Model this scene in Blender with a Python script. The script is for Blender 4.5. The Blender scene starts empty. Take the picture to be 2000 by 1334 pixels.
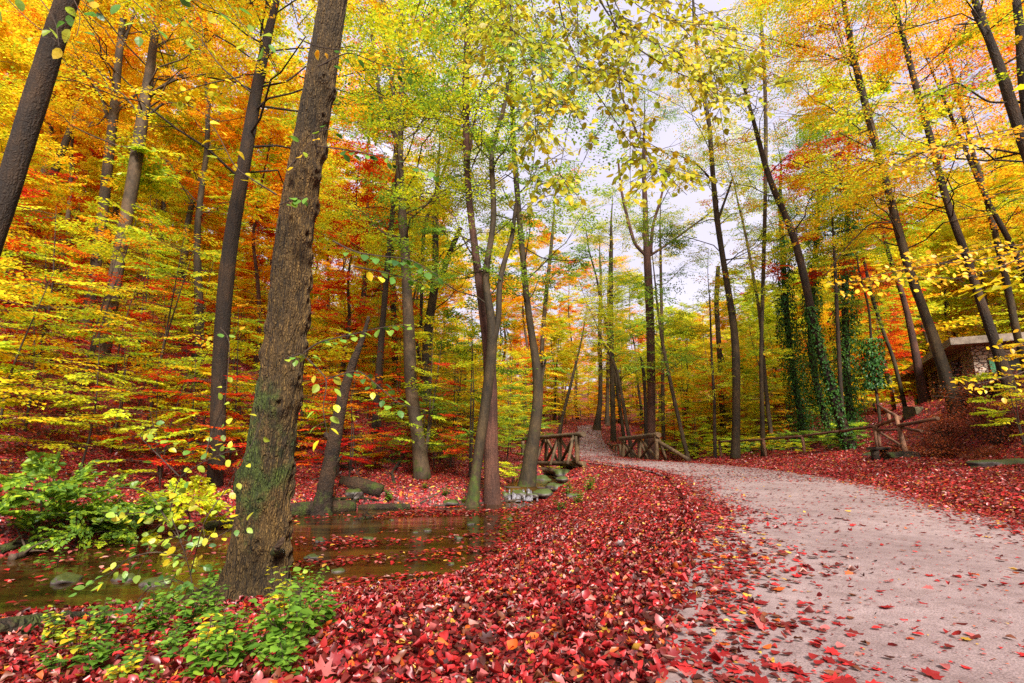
import bpy, math
import numpy as np

# ------------------------------------------------------------------ camera, sky, sun, exposure
S = bpy.context.scene
PITCH = math.radians(12.0)
CP, SP = math.cos(PITCH), math.sin(PITCH)
EYE = 0.75
cam_d = bpy.data.cameras.new('camera')
cam_d.lens = 18.0; cam_d.sensor_width = 36.0; cam_d.clip_start = 0.05; cam_d.clip_end = 1200
cam = bpy.data.objects.new('camera', cam_d); S.collection.objects.link(cam)
cam.location = (0, 0, EYE); cam.rotation_euler = (math.radians(90) + PITCH, 0, 0)
S.camera = cam

SUN_EL, SUN_ROT = math.radians(40), math.radians(166)   # behind the camera, high, veiled by cloud
W = bpy.data.worlds.new('World'); S.world = W; W.use_nodes = True
wn, wl = W.node_tree.nodes, W.node_tree.links
wn.clear()
sky = wn.new('ShaderNodeTexSky'); sky.sky_type = 'NISHITA'; sky.sun_disc = False
sky.sun_elevation = SUN_EL; sky.sun_rotation = SUN_ROT; sky.dust_density = 3.0
hs = wn.new('ShaderNodeHueSaturation'); hs.inputs['Saturation'].default_value = 0.2
wl.new(sky.outputs[0], hs.inputs['Color'])
tc = wn.new('ShaderNodeTexCoord'); nz = wn.new('ShaderNodeTexNoise')
nz.inputs['Scale'].default_value = 2.2; nz.inputs['Detail'].default_value = 6
wl.new(tc.outputs['Generated'], nz.inputs['Vector'])
cr = wn.new('ShaderNodeValToRGB')
cr.color_ramp.elements[0].position = .3; cr.color_ramp.elements[0].color = (5.2, 4.85, 6.5, 1)
cr.color_ramp.elements[1].position = .72; cr.color_ramp.elements[1].color = (7.4, 7.0, 8.5, 1)
wl.new(nz.outputs['Fac'], cr.inputs['Fac'])
mx = wn.new('ShaderNodeMix'); mx.data_type = 'RGBA'; mx.inputs[0].default_value = .8
wl.new(hs.outputs[0], mx.inputs[6]); wl.new(cr.outputs[0], mx.inputs[7])
bg = wn.new('ShaderNodeBackground'); bg.inputs['Strength'].default_value = 0.078
wl.new(mx.outputs[2], bg.inputs['Color'])
wo = wn.new('ShaderNodeOutputWorld'); wl.new(bg.outputs[0], wo.inputs['Surface'])

sd = bpy.data.lights.new('sun', 'SUN'); sd.energy = 5.0; sd.angle = math.radians(14); sd.color = (1, .95, .88)
sun = bpy.data.objects.new('sun', sd); S.collection.objects.link(sun)
sun.rotation_euler = (math.radians(90) - SUN_EL, 0, math.radians(180) - SUN_ROT)

S.view_settings.view_transform = 'Standard'; S.view_settings.look = 'None'
S.view_settings.exposure = 1.06; S.view_settings.gamma = 1.0
cy = S.cycles
cy.max_bounces = 8; cy.diffuse_bounces = 6; cy.glossy_bounces = 3; cy.transmission_bounces = 6
cy.transparent_max_bounces = 4; cy.caustics_reflective = False; cy.caustics_refractive = False
cy.use_denoising = False
cy.sample_clamp_indirect = 6.0

# ------------------------------------------------------------------ helpers
R = np.random.default_rng(11)
A = np.asarray
COL = S.collection

def at(px, py, Y):
    """the point of the ray through photograph pixel (px, py) at forward distance Y"""
    v = (py - 667) / 1000.0; t = Y / (CP + v * SP)
    return A([(px - 1000) / 1000.0 * t, Y, EYE + t * (SP - v * CP)])

def ppm(px, py, Y):
    v = (py - 667) / 1000.0
    return (Y / (CP + v * SP)) / 1000.0      # metres per pixel there

def make_mesh(name, V, Fs, rnd=None, smooth=False):
    """Fs: list of (m,k) face arrays; rnd: matching list of per-face floats"""
    me = bpy.data.meshes.new(name)
    V = np.asarray(V, np.float32)
    Fs = [np.asarray(f, np.int32) for f in Fs if len(f)]
    nl = sum(f.size for f in Fs); nf = sum(len(f) for f in Fs)
    me.vertices.add(len(V)); me.vertices.foreach_set('co', V.ravel())
    me.loops.add(nl); me.loops.foreach_set('vertex_index', np.concatenate([f.ravel() for f in Fs]))
    tot = np.concatenate([np.full(len(f), f.shape[1], np.int32) for f in Fs])
    st = np.concatenate([[0], np.cumsum(tot)[:-1]]).astype(np.int32)
    me.polygons.add(nf); me.polygons.foreach_set('loop_start', st); me.polygons.foreach_set('loop_total', tot)
    me.polygons.foreach_set('use_smooth', np.full(nf, bool(smooth)))
    me.update(calc_edges=True)
    if rnd is not None:
        a = me.attributes.new('rnd', 'FLOAT', 'FACE')
        a.data.foreach_set('value', np.concatenate(rnd).astype(np.float32))
    return me

class MB:
    def __init__(s): s.V, s.F, s.n = [], {}, 0
    def add(s, V, Fs):
        for f in Fs:
            f = np.asarray(f)
            if len(f): s.F.setdefault(f.shape[1], []).append(f + s.n)
        s.V.append(np.asarray(V, float)); s.n += len(V)
        return s
    def mesh(s, name, smooth=False):
        return make_mesh(name, np.concatenate(s.V), [np.concatenate(f) for f in s.F.values()], smooth=smooth)

def link(name, me, mat, parent=None, loc=None):
    o = bpy.data.objects.new(name, me); COL.objects.link(o)
    if me is not None and mat is not None and not me.materials: me.materials.append(mat)
    if parent is not None: o.parent = parent
    if loc is not None: o.location = loc
    return o

def tag(o, label=None, cat=None, group=None, kind=None):
    if label: o['label'] = label
    if cat: o['category'] = cat
    if group: o['group'] = group
    if kind: o['kind'] = kind
    return o

def empty(name, loc, label, cat, group=None, rz=0.0):
    o = bpy.data.objects.new(name, None); COL.objects.link(o)
    o.location = loc; o.rotation_euler = (0, 0, rz); o.empty_display_size = .2
    return tag(o, label, cat, group)

def norm(a):
    return a / np.maximum(np.linalg.norm(a, axis=-1, keepdims=True), 1e-9)

def smooth(t):
    t = np.clip(t, 0, 1); return t * t * (3 - 2 * t)

def tube(P, r, n=8, cap=True, rough=0.0):
    P = np.asarray(P, float); m = len(P)
    r = np.broadcast_to(np.asarray(r, float), (m,))
    T = norm(np.gradient(P, axis=0))
    g = np.abs(norm(P[-1] - P[0])); ref = np.eye(3)[int(np.argmin(g))]
    X = norm(np.cross(T, ref)); Y = np.cross(T, X)
    a = np.arange(n) * 2 * math.pi / n
    rr = r[:, None] * (1 + rough * R.normal(size=(m, n)) * .5)
    V = P[:, None] + rr[..., None] * (np.cos(a)[None, :, None] * X[:, None] + np.sin(a)[None, :, None] * Y[:, None])
    V = V.reshape(-1, 3)
    i = np.arange(m - 1)[:, None] * n; j = np.arange(n)[None]; k = (j + 1) % n
    F = np.stack([i + j, i + k, i + n + k, i + n + j], -1).reshape(-1, 4)
    if cap:
        V = np.concatenate([V, P[:1], P[-1:]]); c0, c1 = m * n, m * n + 1
        j = np.arange(n); k = (j + 1) % n
        t1 = np.stack([np.full(n, c0), k, j], -1); t2 = np.stack([np.full(n, c1), (m - 1) * n + j, (m - 1) * n + k], -1)
        return V, [F, np.concatenate([t1, t2])]
    return V, [F]

def resample(P, n):
    """smooth Catmull-like resampling of a polyline (any number of columns)"""
    P = np.asarray(P, float)
    d = np.concatenate([[0], np.cumsum(np.linalg.norm(np.diff(P[:, :3], axis=0), axis=1))])
    s = np.linspace(0, d[-1], n)
    out = np.stack([np.interp(s, d, P[:, c]) for c in range(P.shape[1])], 1)
    for _ in range(max(1, n // 14)):
        out[1:-1] = (out[:-2] + 2 * out[1:-1] + out[2:]) / 4
    return out

def box(x0, x1, y0, y1, z0, z1):
    V = A([[x, y, z] for x in (x0, x1) for y in (y0, y1) for z in (z0, z1)], float)
    F = A([[0, 1, 3, 2], [4, 6, 7, 5], [0, 4, 5, 1], [2, 3, 7, 6], [0, 2, 6, 4], [1, 5, 7, 3]])
    return V, [F]

_g = R.random((64, 64, 64))
def vnoise(P):
    """3-D value noise, period 64"""
    P = np.asarray(P, float); i = np.floor(P).astype(int); f = P - i; f = f * f * (3 - 2 * f)
    out = 0
    for a in (0, 1):
        for b in (0, 1):
            for c in (0, 1):
                w = (f[..., 0] if a else 1 - f[..., 0]) * (f[..., 1] if b else 1 - f[..., 1]) * (f[..., 2] if c else 1 - f[..., 2])
                out = out + w * _g[(i[..., 0] + a) % 64, (i[..., 1] + b) % 64, (i[..., 2] + c) % 64]
    return out
def xyn(x, y, s, o=0.0):
    return vnoise(np.stack([np.asarray(x) * s + 31.7 + o, np.asarray(y) * s + 17.3, np.full(np.shape(x), 3.3 + o)], -1))

# ------------------------------------------------------------------ materials
def nodes(name):
    m = bpy.data.materials.new(name); m.use_nodes = True
    nt = m.node_tree; nt.nodes.clear()
    out = nt.nodes.new('ShaderNodeOutputMaterial')
    return m, nt, nt.nodes, nt.links, out

def ramp(ns, stops, const=False):
    r = ns.new('ShaderNodeValToRGB'); e = r.color_ramp.elements
    if const: r.color_ramp.interpolation = 'CONSTANT'
    e[0].position, e[0].color = stops[0][0], (*stops[0][1], 1)
    e[1].position, e[1].color = stops[-1][0], (*stops[-1][1], 1)
    for p, c in stops[1:-1]:
        q = e.new(p); q.color = (*c, 1)
    return r

def math_n(ns, ls, op, a, b=None, clamp=False):
    n = ns.new('ShaderNodeMath'); n.operation = op; n.use_clamp = clamp
    for k, v in enumerate((a, b)):
        if v is None: continue
        if isinstance(v, (int, float)): n.inputs[k].default_value = v
        else: ls.new(v, n.inputs[k])
    return n.outputs[0]

C_RED = (.62, .016, .010); C_CRIM = (.40, .010, .016); C_ORG = (.86, .22, .008); C_GOLD = (.88, .44, .010)
C_YEL = (.88, .66, .02); C_LIME = (.58, .66, .02); C_GRN = (.15, .30, .03); C_DGR = (.05, .13, .022)

def leaf_mat(name, stops, scale=.28, wr=.5, trans=.55, gloss=.018, const=False):
    m, nt, ns, ls, out = nodes(name)
    at_ = ns.new('ShaderNodeAttribute'); at_.attribute_name = 'rnd'
    geo = ns.new('ShaderNodeNewGeometry')
    no = ns.new('ShaderNodeTexNoise'); no.inputs['Scale'].default_value = scale; no.inputs['Detail'].default_value = 2
    ls.new(geo.outputs['Position'], no.inputs['Vector'])
    mr = ns.new('ShaderNodeMapRange'); mr.inputs[1].default_value = .3; mr.inputs[2].default_value = .7
    ls.new(no.outputs['Fac'], mr.inputs[0])
    a = math_n(ns, ls, 'MULTIPLY', at_.outputs['Fac'], wr)
    b = math_n(ns, ls, 'MULTIPLY', mr.outputs[0], 1 - wr)
    f = math_n(ns, ls, 'ADD', a, b, True)
    r = ramp(ns, stops, const); ls.new(f, r.inputs[0])
    # each leaf a little lighter or darker, from a second look at the same number
    q = math_n(ns, ls, 'MULTIPLY', at_.outputs['Fac'], 37.31); q = math_n(ns, ls, 'FRACT', q)
    q = math_n(ns, ls, 'MULTIPLY', q, .5); q = math_n(ns, ls, 'ADD', q, .72)
    hv = ns.new('ShaderNodeHueSaturation'); ls.new(r.outputs[0], hv.inputs['Color']); ls.new(q, hv.inputs['Value'])
    df = ns.new('ShaderNodeBsdfDiffuse'); tr = ns.new('ShaderNodeBsdfTranslucent'); gl = ns.new('ShaderNodeBsdfGlossy')
    gl.inputs['Roughness'].default_value = .42; gl.inputs['Color'].default_value = (.9, .9, .9, 1)
    ls.new(hv.outputs[0], df.inputs['Color']); ls.new(hv.outputs[0], tr.inputs['Color'])
    m1 = ns.new('ShaderNodeMixShader'); m1.inputs[0].default_value = trans
    ls.new(df.outputs[0], m1.inputs[1]); ls.new(tr.outputs[0], m1.inputs[2])
    m2 = ns.new('ShaderNodeMixShader'); m2.inputs[0].default_value = gloss
    ls.new(m1.outputs[0], m2.inputs[1]); ls.new(gl.outputs[0], m2.inputs[2])
    ls.new(m2.outputs[0], out.inputs['Surface'])
    return m

LM = {
 'gold': leaf_mat('leaf_gold', [(0, C_RED), (.08, C_ORG), (.26, C_GOLD), (.48, C_YEL), (.8, C_LIME), (1, (.3, .44, .03))]),
 'orange': leaf_mat('leaf_orange', [(0, C_RED), (.22, C_ORG), (.55, C_GOLD), (.8, C_YEL), (1, C_LIME)]),
 'red': leaf_mat('leaf_red', [(0, C_CRIM), (.45, C_RED), (.8, C_ORG), (1, C_GOLD)]),
 'lime': leaf_mat('leaf_lime', [(0, C_GRN), (.2, (.32, .48, .03)), (.5, C_LIME), (.85, C_YEL), (1, C_GOLD)]),
 'green': leaf_mat('leaf_green', [(0, C_DGR), (.35, C_GRN), (.7, (.30, .44, .03)), (1, C_LIME)]),
 'rust': leaf_mat('leaf_rust', [(0, C_RED), (.13, C_ORG), (.24, C_GOLD), (.38, C_YEL), (.54, C_LIME), (.8, (.32, .46, .03)), (1, (.2, .34, .03))], scale=.45),
 'bush': leaf_mat('leaf_bush', [(0, (.05, .13, .02)), (.4, (.16, .30, .03)), (.75, (.36, .50, .03)), (1, C_LIME)], scale=1, wr=.7),
 'ivy': leaf_mat('leaf_ivy', [(0, (.016, .065, .012)), (.6, (.045, .145, .018)), (1, (.15, .29, .03))], gloss=.02, trans=.2),
 'brush': leaf_mat('leaf_brush', [(0, (.05, .012, .008)), (.5, (.17, .03, .01)), (.85, (.30, .06, .01)), (1, (.4, .2, .02))], trans=.25),
 'canopy': leaf_mat('leaf_canopy', [(0, C_GRN), (.3, (.38, .44, .02)), (.6, (.56, .46, .02)), (.85, (.70, .48, .02)), (1, C_ORG)], scale=1.2, wr=.65),
 'herb': leaf_mat('leaf_herb', [(0, C_DGR), (.5, C_GRN), (.85, (.26, .44, .04)), (1, C_LIME)], scale=1.5, wr=.6),
 'litter': leaf_mat('leaf_litter', [(0, (.06, .012, .008)), (.10, (.12, .010, .007)), (.30, (.25, .010, .010)), (.54, (.43, .018, .018)),
     (.71, (.38, .09, .08)), (.81, (.46, .22, .17)), (.84, (.18, .05, .02)), (.92, (.50, .09, .01)), (.955, (.58, .32, .04)), (.985, (.24, .28, .04))],
     scale=.8, wr=.97, trans=.22, gloss=.05, const=True),
}

def bark_mat(name, c0, c1, moss=0.0, zs=.16, scale=9.0, bump=.6, moss_top=3.0, cracks=.5):
    m, nt, ns, ls, out = nodes(name)
    geo = ns.new('ShaderNodeNewGeometry')
    mp = ns.new('ShaderNodeMapping'); mp.inputs['Scale'].default_value = (1, 1, zs)
    ls.new(geo.outputs['Position'], mp.inputs['Vector'])
    n1 = ns.new('ShaderNodeTexNoise'); n1.inputs['Scale'].default_value = scale; n1.inputs['Detail'].default_value = 8
    n1.inputs['Roughness'].default_value = .7; n1.inputs['Distortion'].default_value = .6
    ls.new(mp.outputs[0], n1.inputs['Vector'])
    vo = ns.new('ShaderNodeTexVoronoi'); vo.inputs['Scale'].default_value = scale * 1.7; vo.feature = 'DISTANCE_TO_EDGE'
    ls.new(mp.outputs[0], vo.inputs['Vector'])
    n2 = ns.new('ShaderNodeTexNoise'); n2.inputs['Scale'].default_value = 1.3; n2.inputs['Detail'].default_value = 4
    ls.new(geo.outputs['Position'], n2.inputs['Vector'])
    r = ramp(ns, [(.32, c0), (.68, c1)]); ls.new(n1.outputs['Fac'], r.inputs[0])
    # lichen and damp patches
    r2 = ramp(ns, [(.42, (.62, .6, .55)), (.62, (1.25, 1.15, 1.0))]); ls.new(n2.outputs['Fac'], r2.inputs[0])
    mpc = ns.new('ShaderNodeMapping'); mpc.inputs['Scale'].default_value = (1, 1, min(1, zs * .8)); ls.new(geo.outputs['Position'], mpc.inputs['Vector'])
    nd = ns.new('ShaderNodeTexNoise'); nd.inputs['Scale'].default_value = 14; ls.new(geo.outputs['Position'], nd.inputs['Vector'])
    vm = ns.new('ShaderNodeVectorMath'); vm.operation = 'MULTIPLY_ADD'; ls.new(nd.outputs['Color'], vm.inputs[0]); vm.inputs[1].default_value = (.9 / scale,) * 3; ls.new(mpc.outputs[0], vm.inputs[2])
    vc = ns.new('ShaderNodeTexVoronoi'); vc.feature = 'DISTANCE_TO_EDGE'; vc.inputs['Scale'].default_value = scale * 2.2; ls.new(vm.outputs[0], vc.inputs['Vector'])
    rc = ramp(ns, [(0, (.28, .26, .24)), (.16, (1, 1, 1)), (1, (1.25, 1.2, 1.15))]); ls.new(vc.outputs['Distance'], rc.inputs[0])
    mc = ns.new('ShaderNodeMix'); mc.data_type = 'RGBA'; mc.blend_type = 'MULTIPLY'; mc.inputs[0].default_value = cracks
    ls.new(r.outputs[0], mc.inputs[6]); ls.new(rc.outputs[0], mc.inputs[7])
    mu = ns.new('ShaderNodeMix'); mu.data_type = 'RGBA'; mu.blend_type = 'MULTIPLY'; mu.inputs[0].default_value = 1
    ls.new(mc.outputs[2], mu.inputs[6]); ls.new(r2.outputs[0], mu.inputs[7]); col = mu.outputs[2]
    if moss > 0:
        n3 = ns.new('ShaderNodeTexNoise'); n3.inputs['Scale'].default_value = 2.4; n3.inputs['Detail'].default_value = 7
        n3.inputs['Roughness'].default_value = .65
        ls.new(geo.outputs['Position'], n3.inputs['Vector'])
        sp = ns.new('ShaderNodeSeparateXYZ'); ls.new(geo.outputs['Position'], sp.inputs[0])
        mr = ns.new('ShaderNodeMapRange'); mr.inputs[1].default_value = -.8; mr.inputs[2].default_value = moss_top
        mr.inputs[3].default_value = .56 - moss * .2; mr.inputs[4].default_value = .78
        ls.new(sp.outputs[2], mr.inputs[0])
        th = mr.outputs[0]
        if 'big_tree' in name:      # moss sits on the upstream face at knee to chest height
            q = math_n(ns, ls, 'SUBTRACT', sp.outputs[2], .75); q = math_n(ns, ls, 'ABSOLUTE', q); q = math_n(ns, ls, 'MULTIPLY', q, .26)
            w_ = math_n(ns, ls, 'ADD', sp.outputs[0], 2.22); w_ = math_n(ns, ls, 'MULTIPLY', w_, .55)
            th = math_n(ns, ls, 'ADD', q, w_); th = math_n(ns, ls, 'ADD', th, .40)
        d = math_n(ns, ls, 'SUBTRACT', n3.outputs['Fac'], th); d = math_n(ns, ls, 'MULTIPLY', d, 9, True)
        mm = ns.new('ShaderNodeMix'); mm.data_type = 'RGBA'; ls.new(d, mm.inputs[0]); ls.new(col, mm.inputs[6])
        rm = ramp(ns, [(.3, (.012, .02, .003)), (.7, (.07, .09, .008))]); ls.new(n1.outputs['Fac'], rm.inputs[0])
        ls.new(rm.outputs[0], mm.inputs[7]); col = mm.outputs[2]
    b = ns.new('ShaderNodeBsdfPrincipled'); b.inputs['Roughness'].default_value = .82
    b.inputs['Specular IOR Level'].default_value = .35
    ls.new(col, b.inputs['Base Color'])
    bp = ns.new('ShaderNodeBump'); bp.inputs['Strength'].default_value = bump; bp.inputs['Distance'].default_value = .03
    h = math_n(ns, ls, 'MULTIPLY', vc.outputs['Distance'], 3.0 * cracks, True); h = math_n(ns, ls, 'ADD', h, n1.outputs['Fac'])
    ls.new(h, bp.inputs['Height']); ls.new(bp.outputs[0], b.inputs['Normal'])
    ls.new(b.outputs[0], out.inputs['Surface'])
    return m

BM = {
 'hero': bark_mat('bark_big_tree', (.028, .015, .003), (.18, .108, .028), moss=.55, zs=.13, scale=22, bump=1.0, moss_top=2.6, cracks=.75),
 'dark': bark_mat('bark_dark', (.010, .005, .002), (.052, .028, .011), moss=.0, bump=.8),
 'grey': bark_mat('bark_grey', (.036, .023, .012), (.105, .07, .038), moss=.5, zs=.5, bump=.3, cracks=.2),
 'olive': bark_mat('bark_olive', (.022, .014, .006), (.075, .05, .021), moss=.5, zs=.3, bump=.4, moss_top=3),
 'red': bark_mat('bark_reddish', (.04, .015, .010), (.125, .055, .036), moss=.0, bump=.7),
 'twig': bark_mat('bark_twig', (.03, .02, .014), (.09, .06, .04), bump=.2),
 'log': bark_mat('fence_log_wood', (.09, .042, .024), (.27, .135, .08), zs=1, scale=14, bump=.4),
 'bridge': bark_mat('bridge_log_wood', (.055, .034, .018), (.19, .125, .065), zs=.6, scale=12, bump=.4),
 'rot': bark_mat('rotten_wood', (.012, .007, .004), (.070, .038, .018), moss=.38, zs=1, scale=8, bump=1, moss_top=8),
}

def surf(name, c0, c1, scale, rough=.85, bump=.3, detail=6, dist=.02, spec=.4):
    m, nt, ns, ls, out = nodes(name)
    geo = ns.new('ShaderNodeNewGeometry')
    n1 = ns.new('ShaderNodeTexNoise'); n1.inputs['Scale'].default_value = scale; n1.inputs['Detail'].default_value = detail
    n1.inputs['Roughness'].default_value = .65
    ls.new(geo.outputs['Position'], n1.inputs['Vector'])
    r = ramp(ns, [(.32, c0), (.68, c1)]); ls.new(n1.outputs['Fac'], r.inputs[0])
    b = ns.new('ShaderNodeBsdfPrincipled'); b.inputs['Roughness'].default_value = rough
    b.inputs['Specular IOR Level'].default_value = spec
    ls.new(r.outputs[0], b.inputs['Base Color'])
    bp = ns.new('ShaderNodeBump'); bp.inputs['Strength'].default_value = bump; bp.inputs['Distance'].default_value = dist
    ls.new(n1.outputs['Fac'], bp.inputs['Height']); ls.new(bp.outputs[0], b.inputs['Normal'])
    ls.new(b.outputs[0], out.inputs['Surface'])
    return m

def ground_mat():
    m, nt, ns, ls, out = nodes('leafy_forest_floor')
    geo = ns.new('ShaderNodeNewGeometry')
    n0 = ns.new('ShaderNodeTexNoise'); n0.inputs['Scale'].default_value = 9; ls.new(geo.outputs['Position'], n0.inputs['Vector'])
    va = ns.new('ShaderNodeVectorMath'); va.operation = 'MULTIPLY_ADD'
    ls.new(n0.outputs['Color'], va.inputs[0]); va.inputs[1].default_value = (.12, .12, .12); ls.new(geo.outputs['Position'], va.inputs[2])
    vo = ns.new('ShaderNodeTexVoronoi'); vo.inputs['Scale'].default_value = 13; ls.new(va.outputs[0], vo.inputs['Vector'])
    sp = ns.new('ShaderNodeSeparateColor'); ls.new(vo.outputs['Color'], sp.inputs[0])
    r = ramp(ns, [(0, (.05, .012, .010)), (.25, (.16, .010, .014)), (.5, (.24, .008, .012)), (.72, (.30, .015, .018)), (.84, (.16, .05, .035)),
                  (.92, (.5, .13, .01)), (.97, (.55, .36, .04))], True)
    ls.new(sp.outputs[0], r.inputs[0])
    b = ns.new('ShaderNodeBsdfPrincipled'); b.inputs['Roughness'].default_value = .75
    ls.new(r.outputs[0], b.inputs['Base Color'])
    bp = ns.new('ShaderNodeBump'); bp.inputs['Strength'].default_value = .9; bp.inputs['Distance'].default_value = .03
    h = math_n(ns, ls, 'ADD', vo.outputs['Distance'], sp.outputs[1])
    ls.new(h, bp.inputs['Height']); ls.new(bp.outputs[0], b.inputs['Normal'])
    ls.new(b.outputs[0], out.inputs['Surface'])
    return m

def path_mat():
    m, nt, ns, ls, out = nodes('worn_asphalt')
    geo = ns.new('ShaderNodeNewGeometry')
    def N(s, d=3, rgh=.6):
        n = ns.new('ShaderNodeTexNoise'); n.inputs['Scale'].default_value = s; n.inputs['Detail'].default_value = d
        n.inputs['Roughness'].default_value = rgh; ls.new(geo.outputs['Position'], n.inputs['Vector']); return n
    big, mid, fine = N(.9, 5), N(9, 6, .7), N(150, 2)
    r = ramp(ns, [(.35, (.192, .138, .134)), (.65, (.27, .202, .196))]); ls.new(big.outputs['Fac'], r.inputs[0])
    r1 = ramp(ns, [(.32, (.74, .68, .66)), (.62, (1.10, 1.08, 1.07))]); ls.new(mid.outputs['Fac'], r1.inputs[0])
    r2 = ramp(ns, [(.36, (.64, .60, .59)), (.5, (1, 1, 1)), (.64, (1.24, 1.22, 1.2))]); ls.new(fine.outputs['Fac'], r2.inputs[0])
    a = ns.new('ShaderNodeMix'); a.data_type = 'RGBA'; a.blend_type = 'MULTIPLY'; a.inputs[0].default_value = 1
    ls.new(r.outputs[0], a.inputs[6]); ls.new(r1.outputs[0], a.inputs[7])
    c = ns.new('ShaderNodeMix'); c.data_type = 'RGBA'; c.blend_type = 'MULTIPLY'; c.inputs[0].default_value = 1
    ls.new(a.outputs[2], c.inputs[6]); ls.new(r2.outputs[0], c.inputs[7])
    b = ns.new('ShaderNodeBsdfPrincipled'); b.inputs['Roughness'].default_value = .72; b.inputs['Specular IOR Level'].default_value = .4
    ls.new(c.outputs[2], b.inputs['Base Color'])
    bp = ns.new('ShaderNodeBump'); bp.inputs['Strength'].default_value = .35; bp.inputs['Distance'].default_value = .005
    h = math_n(ns, ls, 'ADD', fine.outputs['Fac'], mid.outputs['Fac'])
    ls.new(h, bp.inputs['Height']); ls.new(bp.outputs[0], b.inputs['Normal'])
    ls.new(b.outputs[0], out.inputs['Surface'])
    return m

def water_mat():
    m, nt, ns, ls, out = nodes('brown_stream_water')
    geo = ns.new('ShaderNodeNewGeometry')
    mp = ns.new('ShaderNodeMapping'); mp.inputs['Rotation'].default_value = (0, 0, math.radians(-35))
    mp.inputs['Scale'].default_value = (.5, 2.2, 1)
    ls.new(geo.outputs['Position'], mp.inputs['Vector'])
    n = ns.new('ShaderNodeTexNoise'); n.inputs['Scale'].default_value = 2.2; n.inputs['Detail'].default_value = 4
    ls.new(mp.outputs[0], n.inputs['Vector'])
    n2 = ns.new('ShaderNodeTexNoise'); n2.inputs['Scale'].default_value = 1.1; n2.inputs['Detail'].default_value = 6
    ls.new(mp.outputs[0], n2.inputs['Vector'])
    r = ramp(ns, [(.35, (.014, .007, .002)), (.65, (.075, .036, .007))]); ls.new(n2.outputs['Fac'], r.inputs[0])
    b = ns.new('ShaderNodeBsdfPrincipled'); b.inputs['Roughness'].default_value = .07; b.inputs['IOR'].default_value = 1.33
    b.inputs['Specular IOR Level'].default_value = .7
    ls.new(r.outputs[0], b.inputs['Base Color'])
    bp = ns.new('ShaderNodeBump'); bp.inputs['Strength'].default_value = .22; bp.inputs['Distance'].default_value = .03
    ls.new(n.outputs['Fac'], bp.inputs['Height']); ls.new(bp.outputs[0], b.inputs['Normal'])
    ls.new(b.outputs[0], out.inputs['Surface'])
    return m

def foam_mat():
    m, nt, ns, ls, out = nodes('white_falling_water')
    geo = ns.new('ShaderNodeNewGeometry')
    mp = ns.new('ShaderNodeMapping'); mp.inputs['Scale'].default_value = (22, 9, .9); ls.new(geo.outputs['Position'], mp.inputs['Vector'])
    n = ns.new('ShaderNodeTexNoise'); n.inputs['Scale'].default_value = 2; n.inputs['Detail'].default_value = 5
    ls.new(mp.outputs[0], n.inputs['Vector'])
    r = ramp(ns, [(.38, (.06, .045, .04)), (.68, (.27, .26, .30))]); ls.new(n.outputs['Fac'], r.inputs[0])
    b = ns.new('ShaderNodeBsdfPrincipled'); b.inputs['Roughness'].default_value = .3
    ls.new(r.outputs[0], b.inputs['Base Color']); ls.new(b.outputs[0], out.inputs['Surface'])
    return m

def stone_wall_mat(name, scale=2.6, c=((.30, .21, .15), (.48, .35, .26), (.38, .29, .22), (.56, .44, .33))):
    m, nt, ns, ls, out = nodes(name)
    geo = ns.new('ShaderNodeNewGeometry')
    mp = ns.new('ShaderNodeMapping'); mp.inputs['Scale'].default_value = (1, 1, 1.8); ls.new(geo.outputs['Position'], mp.inputs['Vector'])
    vo = ns.new('ShaderNodeTexVoronoi'); vo.inputs['Scale'].default_value = scale; ls.new(mp.outputs[0], vo.inputs['Vector'])
    ve = ns.new('ShaderNodeTexVoronoi'); ve.inputs['Scale'].default_value = scale; ve.feature = 'DISTANCE_TO_EDGE'; ls.new(mp.outputs[0], ve.inputs['Vector'])
    sp = ns.new('ShaderNodeSeparateColor'); ls.new(vo.outputs['Color'], sp.inputs[0])
    r = ramp(ns, [(0, c[0]), (.33, c[1]), (.66, c[2]), (1, c[3])]); ls.new(sp.outputs[0], r.inputs[0])
    n = ns.new('ShaderNodeTexNoise'); n.inputs['Scale'].default_value = 20; n.inputs['Detail'].default_value = 5; ls.new(geo.outputs['Position'], n.inputs['Vector'])
    e = math_n(ns, ls, 'MULTIPLY', ve.outputs['Distance'], 9, True)
    mx = ns.new('ShaderNodeMix'); mx.data_type = 'RGBA'; ls.new(e, mx.inputs[0]); mx.inputs[6].default_value = (.09, .06, .05, 1)
    ls.new(r.outputs[0], mx.inputs[7])
    b = ns.new('ShaderNodeBsdfPrincipled'); b.inputs['Roughness'].default_value = .9
    ls.new(mx.outputs[2], b.inputs['Base Color'])
    bp = ns.new('ShaderNodeBump'); bp.inputs['Strength'].default_value = 1; bp.inputs['Distance'].default_value = .06
    h = math_n(ns, ls, 'MULTIPLY', n.outputs['Fac'], .4); h = math_n(ns, ls, 'ADD', h, e)
    ls.new(h, bp.inputs['Height']); ls.new(bp.outputs[0], b.inputs['Normal'])
    ls.new(b.outputs[0], out.inputs['Surface'])
    return m

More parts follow.
